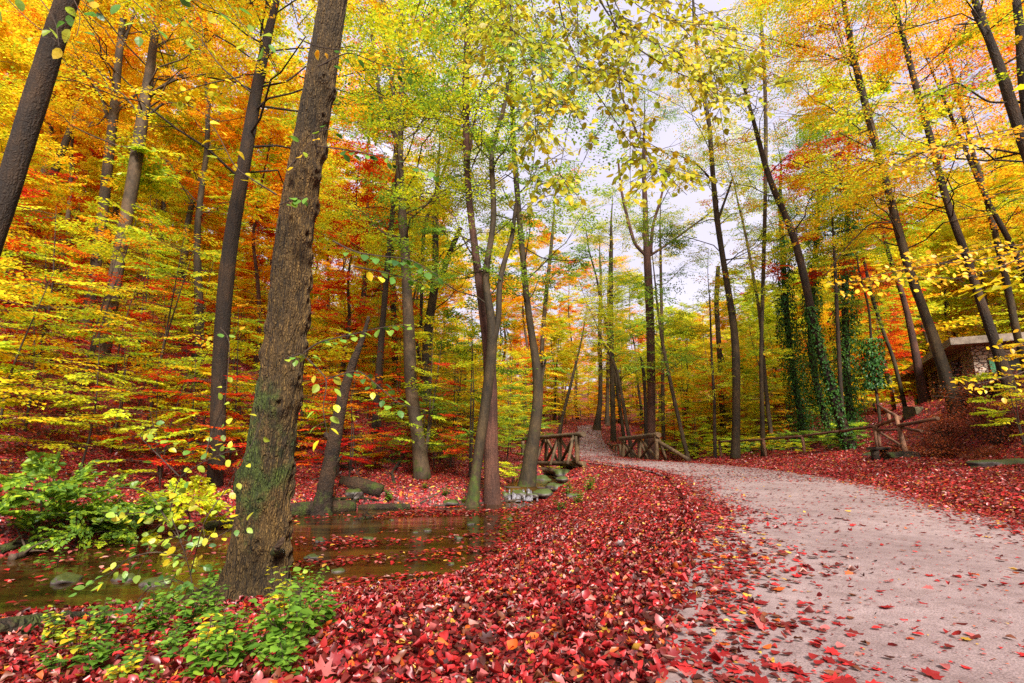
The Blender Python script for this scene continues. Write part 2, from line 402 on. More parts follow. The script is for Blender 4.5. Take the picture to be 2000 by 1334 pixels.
def rock_mat():
    m, nt, ns, ls, out = nodes('mossy_rock')
    geo = ns.new('ShaderNodeNewGeometry')
    n = ns.new('ShaderNodeTexNoise'); n.inputs['Scale'].default_value = 9; n.inputs['Detail'].default_value = 7; ls.new(geo.outputs['Position'], n.inputs['Vector'])
    r = ramp(ns, [(.3, (.02, .015, .012)), (.7, (.12, .09, .075))]); ls.new(n.outputs['Fac'], r.inputs[0])
    sp = ns.new('ShaderNodeSeparateXYZ'); ls.new(geo.outputs['Normal'], sp.inputs[0])
    n2 = ns.new('ShaderNodeTexNoise'); n2.inputs['Scale'].default_value = 1.3; ls.new(geo.outputs['Position'], n2.inputs['Vector'])
    d = math_n(ns, ls, 'MULTIPLY', n2.outputs['Fac'], 1.6); d = math_n(ns, ls, 'ADD', d, sp.outputs[2]); d = math_n(ns, ls, 'SUBTRACT', d, 1.25)
    d = math_n(ns, ls, 'MULTIPLY', d, 5, True)
    mx = ns.new('ShaderNodeMix'); mx.data_type = 'RGBA'; ls.new(d, mx.inputs[0]); ls.new(r.outputs[0], mx.inputs[6]); mx.inputs[7].default_value = (.045, .06, .008, 1)
    b = ns.new('ShaderNodeBsdfPrincipled'); b.inputs['Roughness'].default_value = .6
    ls.new(mx.outputs[2], b.inputs['Base Color'])
    bp = ns.new('ShaderNodeBump'); bp.inputs['Strength'].default_value = .6; bp.inputs['Distance'].default_value = .03
    ls.new(n.outputs['Fac'], bp.inputs['Height']); ls.new(bp.outputs[0], b.inputs['Normal'])
    ls.new(b.outputs[0], out.inputs['Surface'])
    return m

M_GROUND, M_PATH, M_WATER, M_FOAM, M_ROCK = ground_mat(), path_mat(), water_mat(), foam_mat(), rock_mat()
M_STONE = stone_wall_mat('rubble_stone_wall', 3.4)
M_CONC = surf('weathered_concrete', (.13, .10, .075), (.34, .27, .21), 3, bump=.3)
M_KERB = surf('pink_kerb_stone', (.15, .10, .095), (.27, .20, .185), 12, bump=.4)
M_SHUT = surf('green_shutter_paint', (.02, .12, .05), (.04, .20, .08), 6, rough=.5, bump=.1)
M_SHUT2 = surf('bright_green_shutter_paint', (.10, .30, .03), (.16, .40, .05), 6, rough=.5, bump=.1)
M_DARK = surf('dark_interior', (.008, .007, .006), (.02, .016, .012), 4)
M_MOSSY = surf('mossy_stone', (.022, .024, .006), (.10, .07, .032), 6, bump=1, dist=.05)

# ------------------------------------------------------------------ terrain
ROAD_L = A([(-.95,-2),(.54,1.9),(1.57,4.5),(2.5,7.2),(3.2,9.7),(3.9,13),(4.1,15.5),(3.7,18),(3.0,20),(2.7,22),(2.8,25),(3.6,31),(5,40),(6.3,50),(6.8,54)], float)
ROAD_R = A([(1.9,-2),(3.7,1.9),(4.8,4.5),(5.9,7.2),(7.0,9.7),(7.9,13),(8.1,16.5),(7.7,19),(7.0,21),(6.6,22.5),(6.5,25),(6.4,31),(7.0,40),(8.4,50),(9,54)], float)
ST_N = A([(-14,.5),(-7,3.4),(-4.3,4.8),(-2.9,5.6),(-1.9,5.5),(-.95,5.5),(-.35,7.1),(.05,9.8),(.35,12.5),(.9,15.5),(1.2,17.3),(1.9,20),(2.6,21.9),(4.4,23.0),(7,24.3),(8.6,29),(10.2,38),(14,52)], float)
ST_F = A([(-15,4),(-9.5,6.6),(-7.5,8),(-6.6,9.6),(-6,11),(-5.2,13),(-4.1,14.3),(-1.6,15),(-.3,16.3),(.2,17.4),(.6,20),(1.2,22.6),(3.8,24.8),(5.8,26),(7.2,30),(8.8,38.6),(12,53)], float)

def seg_dist(x, y, poly):
    best = np.full(np.shape(x), 1e9)
    for (ax, ay), (bx, by) in zip(poly[:-1], poly[1:]):
        dx, dy = bx - ax, by - ay
        t = np.clip(((x - ax) * dx + (y - ay) * dy) / (dx * dx + dy * dy), 0, 1)
        best = np.minimum(best, np.hypot(x - ax - t * dx, y - ay - t * dy))
    return best
def inside(x, y, poly):
    c = np.zeros(np.shape(x), bool)
    for (ax, ay), (bx, by) in zip(poly, np.roll(poly, -1, 0)):
        c ^= ((ay > y) != (by > y)) & (x < (bx - ax) * (y - ay) / ((by - ay) if by != ay else 1e-9) + ax)
    return c
ROADP = np.concatenate([ROAD_L, ROAD_R[::-1]]); STP = np.concatenate([ST_N, ST_F[::-1]])
LEFTP = np.concatenate([ST_F, [(12, 300), (-400, 300), (-400, 4)]])    # everything beyond the far bank
def sd_road(x, y):
    d = seg_dist(x, y, np.concatenate([ROADP, ROADP[:1]])); return np.where(inside(x, y, ROADP), -d, d)
def sd_stream(x, y):
    d = np.minimum(seg_dist(x, y, ST_N), seg_dist(x, y, ST_F)); return np.where(inside(x, y, STP), -d, d)
def zroad(y):
    return np.interp(y, [-5, 8, 14, 20, 30, 36, 42, 50, 54, 70, 120, 200], [0, 0, .1, .25, .36, .85, 1.7, 3.05, 3.25, 5.0, 13, 24])
def wz(y):
    return np.where(y < 17.3, -.8, -.45 + np.maximum(0, y - 17.3) * .03)
RY = [-5, 1.9, 5.4, 7.2, 10.3, 14.5, 20, 26, 32, 50, 80]; RX = [1.5, 3.7, 5.1, 5.9, 7.3, 8.3, 9.3, 11, 12, 16, 22]

def terrain(x, y):
    x = np.asarray(x, float); y = np.asarray(y, float)
    zr = zroad(y); dR = sd_road(x, y); dS = sd_stream(x, y); w = wz(y)
    # camera side of the stream
    d = np.maximum(0, x - np.interp(y, RY, RX))
    bank = .1 * np.minimum(d, 4.5) + 2.0 * smooth((d - 4.2) / 3.6) + .06 * np.maximum(0, d - 8) + .4 * np.maximum(0, d - 19)
    bank = np.minimum(bank, 26)
    zA = zr + bank
    ds, dr = np.maximum(dS, 0), np.maximum(dR, 0)
    t1 = (ds / (ds + dr + 1e-6)) ** .55
    t2 = smooth(ds / 2.5)
    k = smooth((y - 20) / 3)
    east = x > np.interp(y, [p[1] for p in ROAD_L], [p[0] for p in ROAD_L])
    t = np.where(east, np.maximum(t1, np.where(y > 20, t2, 1)), t1 * (1 - k) + t2 * k)
    low = w + .03
    zA = low + (zA - low) * t
    # far side
    zs = -.77 + .42 * smooth(ds / .9) + .10 * ds + .42 * np.maximum(0, ds - 3.5)
    dl = np.maximum(0, np.interp(y, [p[1] for p in ROAD_L] + [120], [p[0] for p in ROAD_L] + [16]) - x)
    zl = zr + .04 * dl + .36 * np.maximum(0, dl - 3.5)
    k2 = smooth((y - 19) / 9)
    zB = (zs * (1 - k2) + zl * k2)
    zB = np.where(dl <= 0, low + (zr - low) * smooth(ds / 1.2), zB)
    zB = np.minimum(zB, 30 + .05 * ds)
    left = inside(x, y, LEFTP)
    z = np.where(left, zB, zA)
    z = z + (xyn(x, y, .9) - .5) * .22 * smooth((dR - .2) / 1.5) * smooth(ds / .8) + (xyn(x, y, .12, 5) - .5) * 1.6 * smooth((dR - 6) / 10) * smooth(ds / 6)
    # the road bed, and the stream bed which passes beneath the bridge
    kr = smooth(1 - dR / .5)
    z = z * (1 - kr) + (zr - .035) * kr
    kb = smooth(1 - dS / .35)
    bed = w - .10 - .22 * smooth(-dS / .6)
    z = np.where(dS < .35, z * (1 - kb) + np.minimum(z, bed) * kb, z)
    return z
def tz(x, y): return float(terrain(A([x]), A([y]))[0])

def ground_at(px, py, t0=1.0, t1=90.0):
    ts = np.geomspace(t0, t1, 900); v = (py - 667) / 1000.0
    Y = ts * (CP + v * SP); X = (px - 1000) / 1000.0 * ts; Z = EYE + ts * (SP - v * CP)
    h = terrain(X, Y); i = np.argmax(Z <= h) if (Z <= h).any() else len(ts) - 1
    return A([X[i], Y[i], h[i]])

def build_ground():
    n = 520
    u = np.linspace(-1, 1, n)
    X = 4 + np.sinh(u * 4.2) / math.sinh(4.2) * 190
    w = np.linspace(0, 1, 560)
    Y = -14 + 8 + np.sinh(w * 3.4) / math.sinh(3.4) * 260
    gx, gy = np.meshgrid(X, Y)
    # finer rows where the camera is
    gz = terrain(gx, gy)
    V = np.stack([gx, gy, gz], -1).reshape(-1, 3)
    i = np.arange(len(Y) - 1)[:, None] * n; j = np.arange(n - 1)[None]
    F = np.stack([i + j, i + j + 1, i + n + j + 1, i + n + j], -1).reshape(-1, 4)
    tag(link('ground', make_mesh('ground', V, [F], smooth=True), M_GROUND), kind='structure')

def build_path():
    L = resample(ROAD_L, 220); Rr = resample(ROAD_R, 220)
    rows = []
    for s in np.linspace(0, 1, 15):
        p = L * (1 - s) + Rr * s
        wob = (xyn(p[:, 0], p[:, 1], 1.7) - .5) * .16
        if s in (0, 1): p = p + np.stack([wob, wob * 0], 1)
        z = zroad(p[:, 1]) + .012 + .05 * (1 - (2 * s - 1) ** 2)
        rows.append(np.stack([p[:, 0], p[:, 1], z], 1))
    V = np.stack(rows, 1).reshape(-1, 3)
    i = np.arange(219)[:, None] * 15; j = np.arange(14)[None]
    F = np.stack([i + j, i + j + 1, i + 15 + j + 1, i + 15 + j], -1).reshape(-1, 4)
    tag(link('path', make_mesh('path', V, [F], smooth=True), M_PATH), kind='structure')

def build_water():
    def strip(name, N, Fp, zf, n=60, chute=False):
        a, b = resample(N, n), resample(Fp, n)
        d = norm(b - a); a = a - d * .8; b = b + d * .8
        rows = [np.column_stack([a * (1 - s) + b * s, zf((a * (1 - s) + b * s)[:, 1])]) for s in np.linspace(0, 1, 9)]
        if chute:
            for q in rows: q[0, 2] = -.84; q[1, 2] = -.56
        V = np.stack(rows, 1).reshape(-1, 3)
        i = np.arange(n - 1)[:, None] * 9; j = np.arange(8)[None]
        F = np.stack([i + j, i + j + 1, i + 10 + j, i + 9 + j], -1).reshape(-1, 4)
        tag(link(name, make_mesh(name, V, [F], smooth=True), M_WATER), kind='structure')
    strip('stream_water', ST_N[:11], ST_F[:10], lambda y: np.full_like(y, -.8))
    strip('stream_water', ST_N[10:], ST_F[9:], lambda y: wz(np.maximum(y, 17.31)), 260, True)
    # small cascade between the two levels
    mb = MB()
    for k in range(13):
        x0 = -.85 + 1.7 * (k + R.random()) / 13; wd = R.uniform(.03, .10); y = 17.15 + R.normal(0, .10); n = 8; top = -.47 + R.normal(0, .03)
        mid = -.62 + R.normal(0, .04); xs = np.linspace(x0, x0 + wd, n)
        top -= .06; mid -= .03; prof = A([(.35, top), (.05, top - .01), (-.03, (top + mid) / 2), (-.08, mid), (-.24, mid - .03), (-.30, -.74), (-.36, -.80), (-.6 - R.random() * .4, -.792)])
        V = []
        for q, (dy, zz) in enumerate(prof):
            fan = 1 + .12 * q
            V.append(np.stack([x0 + (xs - x0 - wd / 2) * fan, y + dy + (xyn(xs, xs * 0 + k, 9.1) - .5) * .12, zz + .02 * np.sin(np.linspace(0, math.pi, n)) + .008], 1))
        V = np.concatenate(V); i = np.arange(7)[:, None] * n; j = np.arange(n - 1)[None]
        mb.add(V, [np.stack([i + j, i + j + 1, i + n + j + 1, i + n + j], -1).reshape(-1, 4)])
    tag(link('water_cascade', mb.mesh('water_cascade', True), M_FOAM), 'small white cascade where the stream drops into the pool', 'cascade', kind='structure')

build_ground(); build_path(); build_water()

# ------------------------------------------------------------------ leaves
L4 = (A([(0,0,0),(.33,.42,.07),(0,1,-.04),(-.33,.42,.07)]), [A([[0,1,2,3]])])
L6 = (A([(0,0,0),(.26,.22,.05),(.31,.6,.06),(0,1,-.1),(-.31,.6,.06),(-.26,.22,.05)]), [A([[0,1,2,3],[0,3,4,5]])])
def leaf10(curl=0.0, bend=0.0, fold=.1, w=1.0):
    V = A([(0,0,0),(0,.33,0),(0,.68,0),(0,1.02,0),(.25,.16,0),(.36,.46,0),(.22,.80,0),(-.25,.16,0),(-.36,.46,0),(-.22,.80,0)], float)
    V[:, 0] *= w
    V[:, 2] = np.abs(V[:, 0]) * fold + curl * V[:, 0] ** 2 * 3 + bend * (V[:, 1] - .4) ** 2
    return V, [A([[0,4,5,1],[1,5,6,2],[0,1,8,7],[1,2,9,8]]), A([[2,6,3],[3,9,2]])]
def maple(curl=.3, asym=0.0):
    o = [(0,0),(.16,.10),(.42,-.02),(.40,.20),(.62,.36),(.40,.46),(.50,.74),(.22,.66),(0,1.05)]
    pts = o + [(-x, y) for x, y in o[-2:0:-1]]
    V = A([(0, .34, 0)] + [(x, y, 0) for x, y in pts], float); V[:, 0] *= (1 + asym * np.sign(V[:, 0]))
    rr = (V[:, 0] ** 2 + (V[:, 1] - .34) ** 2); V[:, 2] = curl * rr + .12 * np.sin(V[:, 0] * 7 + V[:, 1] * 5) * np.sqrt(rr)
    n = len(pts); i = np.arange(n)
    return V, [np.stack([np.zeros(n, int), 1 + i, 1 + (i + 1) % n], 1)]

def place(tmpl, P, D, N, s, rnd):
    """copies of a leaf template: base P, direction D, normal N, length s"""
    V0, Fs = tmpl; n, m = len(P), len(V0)
    D = norm(D); X = norm(np.cross(D, N)); Z = np.cross(X, D)
    V = P[:, None] + s[:, None, None] * (V0[None, :, 0:1] * X[:, None] + V0[None, :, 1:2] * D[:, None] + V0[None, :, 2:3] * Z[:, None])
    off = (np.arange(n) * m)[:, None, None]
    F = [(f[None] + off).reshape(-1, f.shape[1]) for f in Fs]
    r = [np.repeat(rnd, len(f)) for f in Fs]
    return V.reshape(-1, 3), F, r

class Leaves:
    def __init__(s): s.V, s.F, s.r, s.n = [], {}, {}, 0
    def add(s, tmpl, P, D, N, size, rnd=None):
        if not len(P): return
        if rnd is None: rnd = R.random(len(P))
        V, F, r = place(tmpl, P, D, N, np.broadcast_to(size, (len(P),)).astype(float), rnd)
        for f, q in zip(F, r):
            s.F.setdefault(f.shape[1], []).append(f + s.n); s.r.setdefault(f.shape[1], []).append(q)
        s.V.append(V); s.n += len(V)
    def mesh(s, name, sm=False):
        ks = list(s.F)
        return make_mesh(name, np.concatenate(s.V), [np.concatenate(s.F[k]) for k in ks], [np.concatenate(s.r[k]) for k in ks], smooth=sm)

# a spray: a flat fan of leaves on a forked twig, length 1 along +x
def spray(seed, nside=9, nleaf=6):
    r = np.random.default_rng(seed); P, D, tw = [], [], []
    tw.append(A([(0,0,0),(.35,.02,.03),(.7,-.01,.02),(1,0,-.05)]))
    for i in range(nside):
        x = .12 + .85 * i / nside + r.normal(0, .02); sd = 1 if i % 2 else -1
        ln = (.42 * (1 - .55 * x) + .08) * r.uniform(.7, 1.2); a = sd * r.uniform(.6, .95)
        d = A([math.cos(a), math.sin(a), r.uniform(-.1, .08)])
        b = A([x, 0, .03]); tw.append(A([b, b + d * ln]))
        for j in range(nleaf):
            q = b + d * ln * (j + .6) / nleaf; s2 = 1 if j % 2 else -1
            aa = a + s2 * r.uniform(.4, 1.0)
            P.append(q); D.append((math.cos(aa), math.sin(aa), r.uniform(-.45, .1)))
    for j in range(5):
        P.append((.6 + .1 * j, 0, 0)); D.append((.8, (-1) ** j * .6, -.2))
    return A(P), norm(A(D)), tw
SPR = [spray(k, 8 + k % 3, 5 + k % 2) for k in range(7)]

def add_sprays(lv, O, yaw, pitch, L, tmpl, leaf=.1, thin=1.0, twigs=None, tw_r=.006, nrm_tilt=.35):
    for k in range(len(O)):
        P, D, tw = SPR[R.integers(len(SPR))]
        if thin < 1:
            m = R.random(len(P)) < thin; P, D = P[m], D[m]
        roll = R.normal(0, .25)
        cy_, sy_, cp_, sp_ = math.cos(yaw[k]), math.sin(yaw[k]), math.cos(pitch[k]), math.sin(pitch[k])
        ex = A([cy_ * cp_, sy_ * cp_, sp_]); ey = A([-sy_, cy_, math.sin(roll) * .8]); ey = ey / np.linalg.norm(ey); ez = np.cross(ex, ey)
        M = np.stack([ex, ey, ez])
        PP = O[k] + (P * L[k]) @ M; DD = D @ M
        N = norm(ez + R.normal(0, nrm_tilt, (len(P), 3)))
        lv.add(tmpl, PP, DD, N, leaf * R.uniform(.7, 1.2, len(P)))
        if twigs is not None:
            for q in tw[:1] if twigs[1] else tw:
                w = O[k] + (q * L[k]) @ M
                twigs[0].add(*tube(w, np.linspace(tw_r, tw_r * .4, len(w)), 3, cap=False))

def bez(a, b, sag, n=6):
    t = np.linspace(0, 1, n)[:, None]; mid = (a + b) / 2 + A([0, 0, sag])
    return (1 - t) ** 2 * a + 2 * t * (1 - t) * mid + t ** 2 * b

def crown_on(line, rads, hb, H, Rmax, n, leaf, tmpl, limb, thin=1.0, L=(.7, 1.5), side=None, nlimb=None, round_=1.0):
    """leaf sprays on limbs round a trunk polyline between heights hb and H (fractions of its own z); limbs go to MB limb"""
    lv = Leaves()
    z = line[:, 2]
    nl = nlimb or max(10, n // 13)
    hs_ = hb + (H - hb) * R.random(nl) ** .85
    per = max(1, n // nl)
    for h in hs_:
        c = A([np.interp(h, z, line[:, 0]), np.interp(h, z, line[:, 1]), h]); rt = float(np.interp(h, z, rads))
        f = (h - hb) / max(H - hb, .1)
        reach = Rmax * (math.sin(math.pi * min(1, .18 + .78 * f)) ** .6) * R.uniform(.6, 1.15)
        a = R.uniform(0, 2 * math.pi) if side is None else R.normal(side[0], side[1])
        up = R.uniform(.1, .8) * reach * round_
        e = c + A([math.cos(a) * reach, math.sin(a) * reach, up])
        pl = bez(c, e, R.uniform(-.1, .25) * reach, 7); pl[1:-1] += R.normal(0, .04 * reach, (5, 3))
        limb.add(*tube(pl, np.linspace(min(max(.010, rt * .22), .038), .004, 7), 5, cap=False))
        twl = [(pl, a, max(1, per // 3))]
        for _ in range(3):
            t0 = R.uniform(.25, .85) * 6; i1 = int(t0); p0 = pl[i1] * (1 - (t0 - i1)) + pl[min(i1 + 1, 6)] * (t0 - i1); aa = a + R.choice([-1, 1]) * R.uniform(.5, 1.2)
            ll = reach * R.uniform(.25, .5); q = bez(p0, p0 + A([math.cos(aa) * ll, math.sin(aa) * ll, R.uniform(-.1, .5) * ll]), .05, 5)
            limb.add(*tube(q, np.linspace(.012, .004, 5), 4, cap=False)); twl.append((q, aa, max(1, per // 4)))
        for q, aa, cnt in twl:
            m = len(q) - 1; t = R.uniform(.2, 1.0, cnt) * m; i0 = np.minimum(t.astype(int), m - 1); fr = (t - i0)[:, None]
            O = q[i0] * (1 - fr) + q[i0 + 1] * fr + R.normal(0, .12, (cnt, 3))
            add_sprays(lv, O, aa + R.normal(0, .8, cnt), R.normal(.0, .25, cnt), R.uniform(L[0], L[1], cnt), tmpl, leaf, thin, (limb, True), .004)
    return lv

# ------------------------------------------------------------------ shared forest trees (copied with their parts)
def proto_tree(k, H, r0, hb, Rm, n, leaf):
    pts = [(0, 0, -.4, r0 * 1.35), (R.normal(0, .1), R.normal(0, .1), H * .12, r0)]
    x = y = 0
    for f in (.3, .5, .7, .85, 1.0):
        x += R.normal(0, .03 * H * .5); y += R.normal(0, .03 * H * .5)
        pts.append((x, y, H * f, r0 * (1 - f) * .85 + .02))
    ln = resample(A(pts), 22); mb = MB(); mb.add(*tube(ln[:, :3], ln[:, 3], 9))
    lv = crown_on(ln[:, :3], ln[:, 3], H * hb, H, Rm, n, leaf, L4, mb)
    return mb.mesh('trunk', True), lv.mesh('crown')
TREES = [proto_tree(k, H, r0, hb, Rm, n, lf) for k, (H, r0, hb, Rm, n, lf) in enumerate([
    (17, .17, .24, 3.8, 330, .17), (19, .19, .30, 4.2, 380, .17), (14, .13, .16, 3.2, 300, .16), (21, .21, .36, 4.0, 360, .18),
    (12, .10, .12, 3.0, 280, .15), (16, .14, .10, 3.6, 400, .16), (18, .16, .28, 3.2, 280, .17)])]

def proto_sapling(H, n, spread, leaf, lay=6, tm=L4, tilt=.22):
    mb, lv = MB(), Leaves()
    stems = 1 + int(R.random() < .5)
    for s in range(stems):
        q = A([[0, 0, -.15], [R.normal(0, .1), R.normal(0, .1), H * .4], [R.normal(0, .3), R.normal(0, .3), H]])
        q = resample(q, 8); mb.add(*tube(q, np.linspace(.012 + .006 * H, .005, 8), 5, cap=False))
        for _ in range(n // stems):
            h = H * (.12 + .88 * (R.integers(lay) + R.normal(0, .08) + .5) / lay); h = min(max(h, .1 * H), H)
            c = A([np.interp(h, q[:, 2], q[:, 0]), np.interp(h, q[:, 2], q[:, 1]), h]); a = R.uniform(0, 2 * math.pi)
            rr = spread * R.uniform(.1, .7) * (1.1 - .5 * h / H)
            O = c + A([math.cos(a) * rr, math.sin(a) * rr, .1 * rr]); mb.add(*tube(A([c, O]), [.006, .004], 3, cap=False))
            add_sprays(lv, O[None], A([a + R.normal(0, .5)]), A([R.normal(-.02, .12 + (tilt - .22))]), A([R.uniform(.4, .75) * spread * .8]), tm, leaf, .9, (mb, True), .004, tilt)
    return mb.mesh('stem', True), lv.mesh('foliage')
SAPS = [proto_sapling(H, n, sp, lf) for H, n, sp, lf in
        [(2.2, 26, 1.3, .10), (3.2, 38, 1.6, .10), (1.5, 20, 1.1, .09), (4.4, 52, 1.9, .11), (2.8, 40, 1.5, .095), (5.5, 60, 2.0, .115)]]
LOWS = [proto_sapling(H, n, sp, lf, 3) for H, n, sp, lf in [(.7, 16, .8, .08), (.9, 22, 1.0, .085), (.5, 14, .7, .07)]]

BIG = dict(gold='golden-leaved', orange='orange-leaved', red='red-leaved', lime='yellow-green', green='green-leaved', rust='rust and green')
def put(proto, name, parts, loc, rz, sc, pal, bark, label, cat, group, tilt=(0, 0)):
    e = empty(name, loc, label, cat, group, rz); e.scale = (sc, sc, sc * R.uniform(.92, 1.1)); e.rotation_euler = (tilt[0], tilt[1], rz)
    for me, nm, mt in ((proto[0], parts[0], bark), (proto[1], parts[1], pal)):
        o = bpy.data.objects.new(nm, me); COL.objects.link(o); o.parent = e
        if not me.materials: me.materials.append(mt)
        o.material_slots[0].link = 'OBJECT'; o.material_slots[0].material = mt
    return e

def pick(pals):
    ks = list(pals); p = A([pals[k] for k in ks], float); return ks[R.choice(len(ks), p=p / p.sum())]

used = []
def free(x, y, rad):
    if any((x - a) ** 2 + (y - b) ** 2 < rad * rad for a, b in used): return False
    used.append((x, y)); return True

HOUSE = A([(20.8, 22.5), (36, 18), (38, 40), (28, 39.5)], float)
def forest(n, xr, yr, minr, pals, area, protos=TREES, sc=(.8, 1.15), cond=None, tries=4000):
    c = 0
    for _ in range(tries):
        if c >= n: break
        y = R.uniform(*yr); lo, hi = xr(y); x = R.uniform(lo, hi)
        if abs(x) > y * 1.12 + 4: continue
        if float(sd_road(A([x]), A([y]))[0]) < 2.2 or float(sd_stream(A([x]), A([y]))[0]) < 1.0: continue
        if inside(A([x]), A([y]), HOUSE)[0]: continue
        if cond and not cond(x, y): continue
        if (.70 < x / y < 1.06 and y < 27) or (.48 < x / y < .72 and y < 36): continue
        if not free(x, y, minr): continue
        p = pick(pals); pr = protos[R.integers(len(protos))]
        put(pr, 'forest_tree', ('trunk', 'crown'), (x, y, tz(x, y) - .05), R.uniform(0, 6.28), R.uniform(*sc), LM[p],
            BM[['dark', 'grey', 'olive', 'red'][R.integers(4)]], '%s tree among the many %s' % (BIG[p], area), 'tree', '%s trees %s' % (BIG[p], area),
            tilt=(R.normal(0, .04), R.normal(0, .04)))
        c += 1

# ------------------------------------------------------------------ the large mossy tree at the stream
def line_px(pts, Y, dy=0.0):
    """polyline with radii from (px, py, width px); dy = lean in depth per metre of height"""
    P = A([at(x, y, Y) for x, y, w in pts]); r = A([w / 2 * ppm(x, y, Y) / math.sqrt(1 + ((x - 1000) / 1000.0) ** 2) for x, y, w in pts])
    dp = np.gradient(A([(x, y) for x, y, w in pts], float), axis=0); r = r * np.maximum(.6, np.abs(dp[:, 1]) / np.hypot(dp[:, 0], dp[:, 1]))
    return np.column_stack([P, r])

def big_tree():
    Y = 4.9
    L = line_px([(488, 1215, 150), (496, 1170, 122), (508, 1060, 108), (527, 870, 101), (551, 740, 88), (560, 667, 79), (573, 450, 75), (600, 300, 67), (626, 150, 61), (650, 0, 56)], Y)
    d = L[-1, :3] - L[-2, :3]; d /= np.linalg.norm(d)
    top = [np.append(L[-1, :3] + d * k + A([0, .02 * k * k, 0]), L[-1, 3] * (1 - k / 15)) for k in (2, 4, 6, 8, 10)]
    L = resample(np.vstack([L, top]), 60)
    base = tz(L[0, 0], Y)
    e = empty('big_mossy_tree', (L[0, 0], Y, base), 'thick dark furrowed trunk with green moss, rooted at the brown stream edge', 'tree')
    n, m = 150, 620
    z0 = base - .35; ln = resample(L, 400)
    zz = np.concatenate([np.linspace(z0, 5.5, 520), np.linspace(5.55, L[-1, 2], 100)])
    cx, cyv, rr = (np.interp(zz, ln[:, 2], ln[:, c]) for c in (0, 1, 3))
    a = np.arange(n) * 2 * math.pi / n
    h = zz - base; rr = rr * .93
    ca, sa = np.cos(a)[None], np.sin(a)[None]
    flare = 1 + .42 * np.exp(-np.maximum(h, 0) / .16)[:, None] * (1 + .5 * np.cos(5 * a + 1.0)[None] + .35 * np.cos(3 * a + 2)[None])
    rad = rr[:, None] * flare * (1 + .035 * np.cos(3 * a[None] + zz[:, None] * 1.1))
    Q = np.stack([ca * 3.1 + 0 * zz[:, None], sa * 3.1 + 0 * zz[:, None], zz[:, None] * 1.4 + 0 * ca], -1)
    w = vnoise(Q * 1.7) * 1.3
    ang = a[None] / (2 * math.pi) * 34 + (w - .6) * 2.2
    ridge = np.abs(((ang + .5 * vnoise(Q * 6)) % 1) - .5) * 2
    fiss = np.clip(ridge * 1.5, 0, 1) ** .6
    cross = vnoise(np.stack([ca * 10 + 5 + 0 * zz[:, None], sa * 10 + 5 + 0 * zz[:, None], zz[:, None] * 9 + 0 * ca], -1))
    fiss = np.clip(ridge * 2.1, 0, 1) ** .7 * (.75 + .5 * cross)
    rad = rad + rr[:, None] * (.13 * (fiss - .6) + .05 * (cross - .5))
    # knots and healed branch scars, mostly down the side that faces the path
    knots = [(-.02, .35, .10), (.0, .62, .09), (.3, .95, .07), (-.1, 1.12, .08), (3.6, 1.02, .11), (.1, 1.75, .08), (-.3, 1.95, .07), (.05, 2.25, .09), (.1, 2.55, .10), (-.1, 2.72, .08),
             (.0, 2.95, .10), (.15, 3.2, .07), (-.5, 3.4, .09), (.05, 3.75, .09), (-.4, 4.1, .09), (.1, 4.4, .09), (-.5, 4.75, .07), (.0, 5.1, .08), (3.3, 2.2, .07), (3.2, 2.45, .06), (-1.2, .5, .08), (-1.1, 1.7, .10), (-.9, 5.2, .07), (-1.3, .85, .06)]
    for ka, kh, ks in knots:
        da = (a[None] - ka + math.pi) % (2 * math.pi) - math.pi
        q = np.sqrt((da * rr[:, None]) ** 2 + ((h[:, None] - kh) * .8) ** 2) / ks
        rad = rad + ks * (.75 * np.exp(-q ** 2 * 1.6) - .85 * np.exp(-q ** 2 * 10))
    V = np.stack([cx[:, None] + rad * ca, cyv[:, None] + rad * sa, zz[:, None] + 0 * rad], -1).reshape(-1, 3)
    i = np.arange(len(zz) - 1)[:, None] * n; j = np.arange(n)[None]; k = (j + 1) % n
    F = np.stack([i + j, i + k, i + n + k, i + n + j], -1).reshape(-1, 4)
    mb = MB(); mb.add(V - A(e.location), [F])
    # surface roots
    for ra, rl in ((-.4, .8), (-1.9, .6), (-2.9, .9), (.9, .7), (2.4, .7), (3.3, .6)):
        p = [A([L[0, 0] + math.cos(ra) * t, Y + math.sin(ra) * t, 0]) for t in (.15, .35, .55, rl)]
        for q, hh in zip(p, (.16, .05, .01, -.06)): q[2] = tz(q[0], q[1]) + hh
        mb.add(*tube(resample(A(p), 9) - A(e.location), np.linspace(.13, .03, 9), 10, rough=.12))
    link('trunk', mb.mesh('trunk', True), BM['hero'], e)
    # broken stub
    s0 = at(535, 1078, Y - .25); s1 = at(553, 1052, Y - .33)
    st = MB().add(*tube(A([s0 + A([0, .15, -.04]), s0, s1]) - A(e.location), [.04, .035, .018], 8, rough=.15))
    link('branch_stub', st.mesh('branch_stub', True), BM['rot'], e)
    # crown high above, out of the picture for the most part
    lm = MB(); lv = crown_on(L[:, :3] - A(e.location), L[:, 3], 7.6, L[-1, 2] - base, 4.2, 120, .1, L4, lm)
    link('limb', lm.mesh('limb', True), BM['hero'], e); link('crown', lv.mesh('crown'), LM['lime'], e)
    # leafy shoots on the trunk: (pixel path, depth, leaf count, palette)
    tw, hv = MB(), Leaves()
    T10 = [leaf10(c, b, .12) for c, b in ((0, -.15), (.1, -.3), (.05, -.1))]
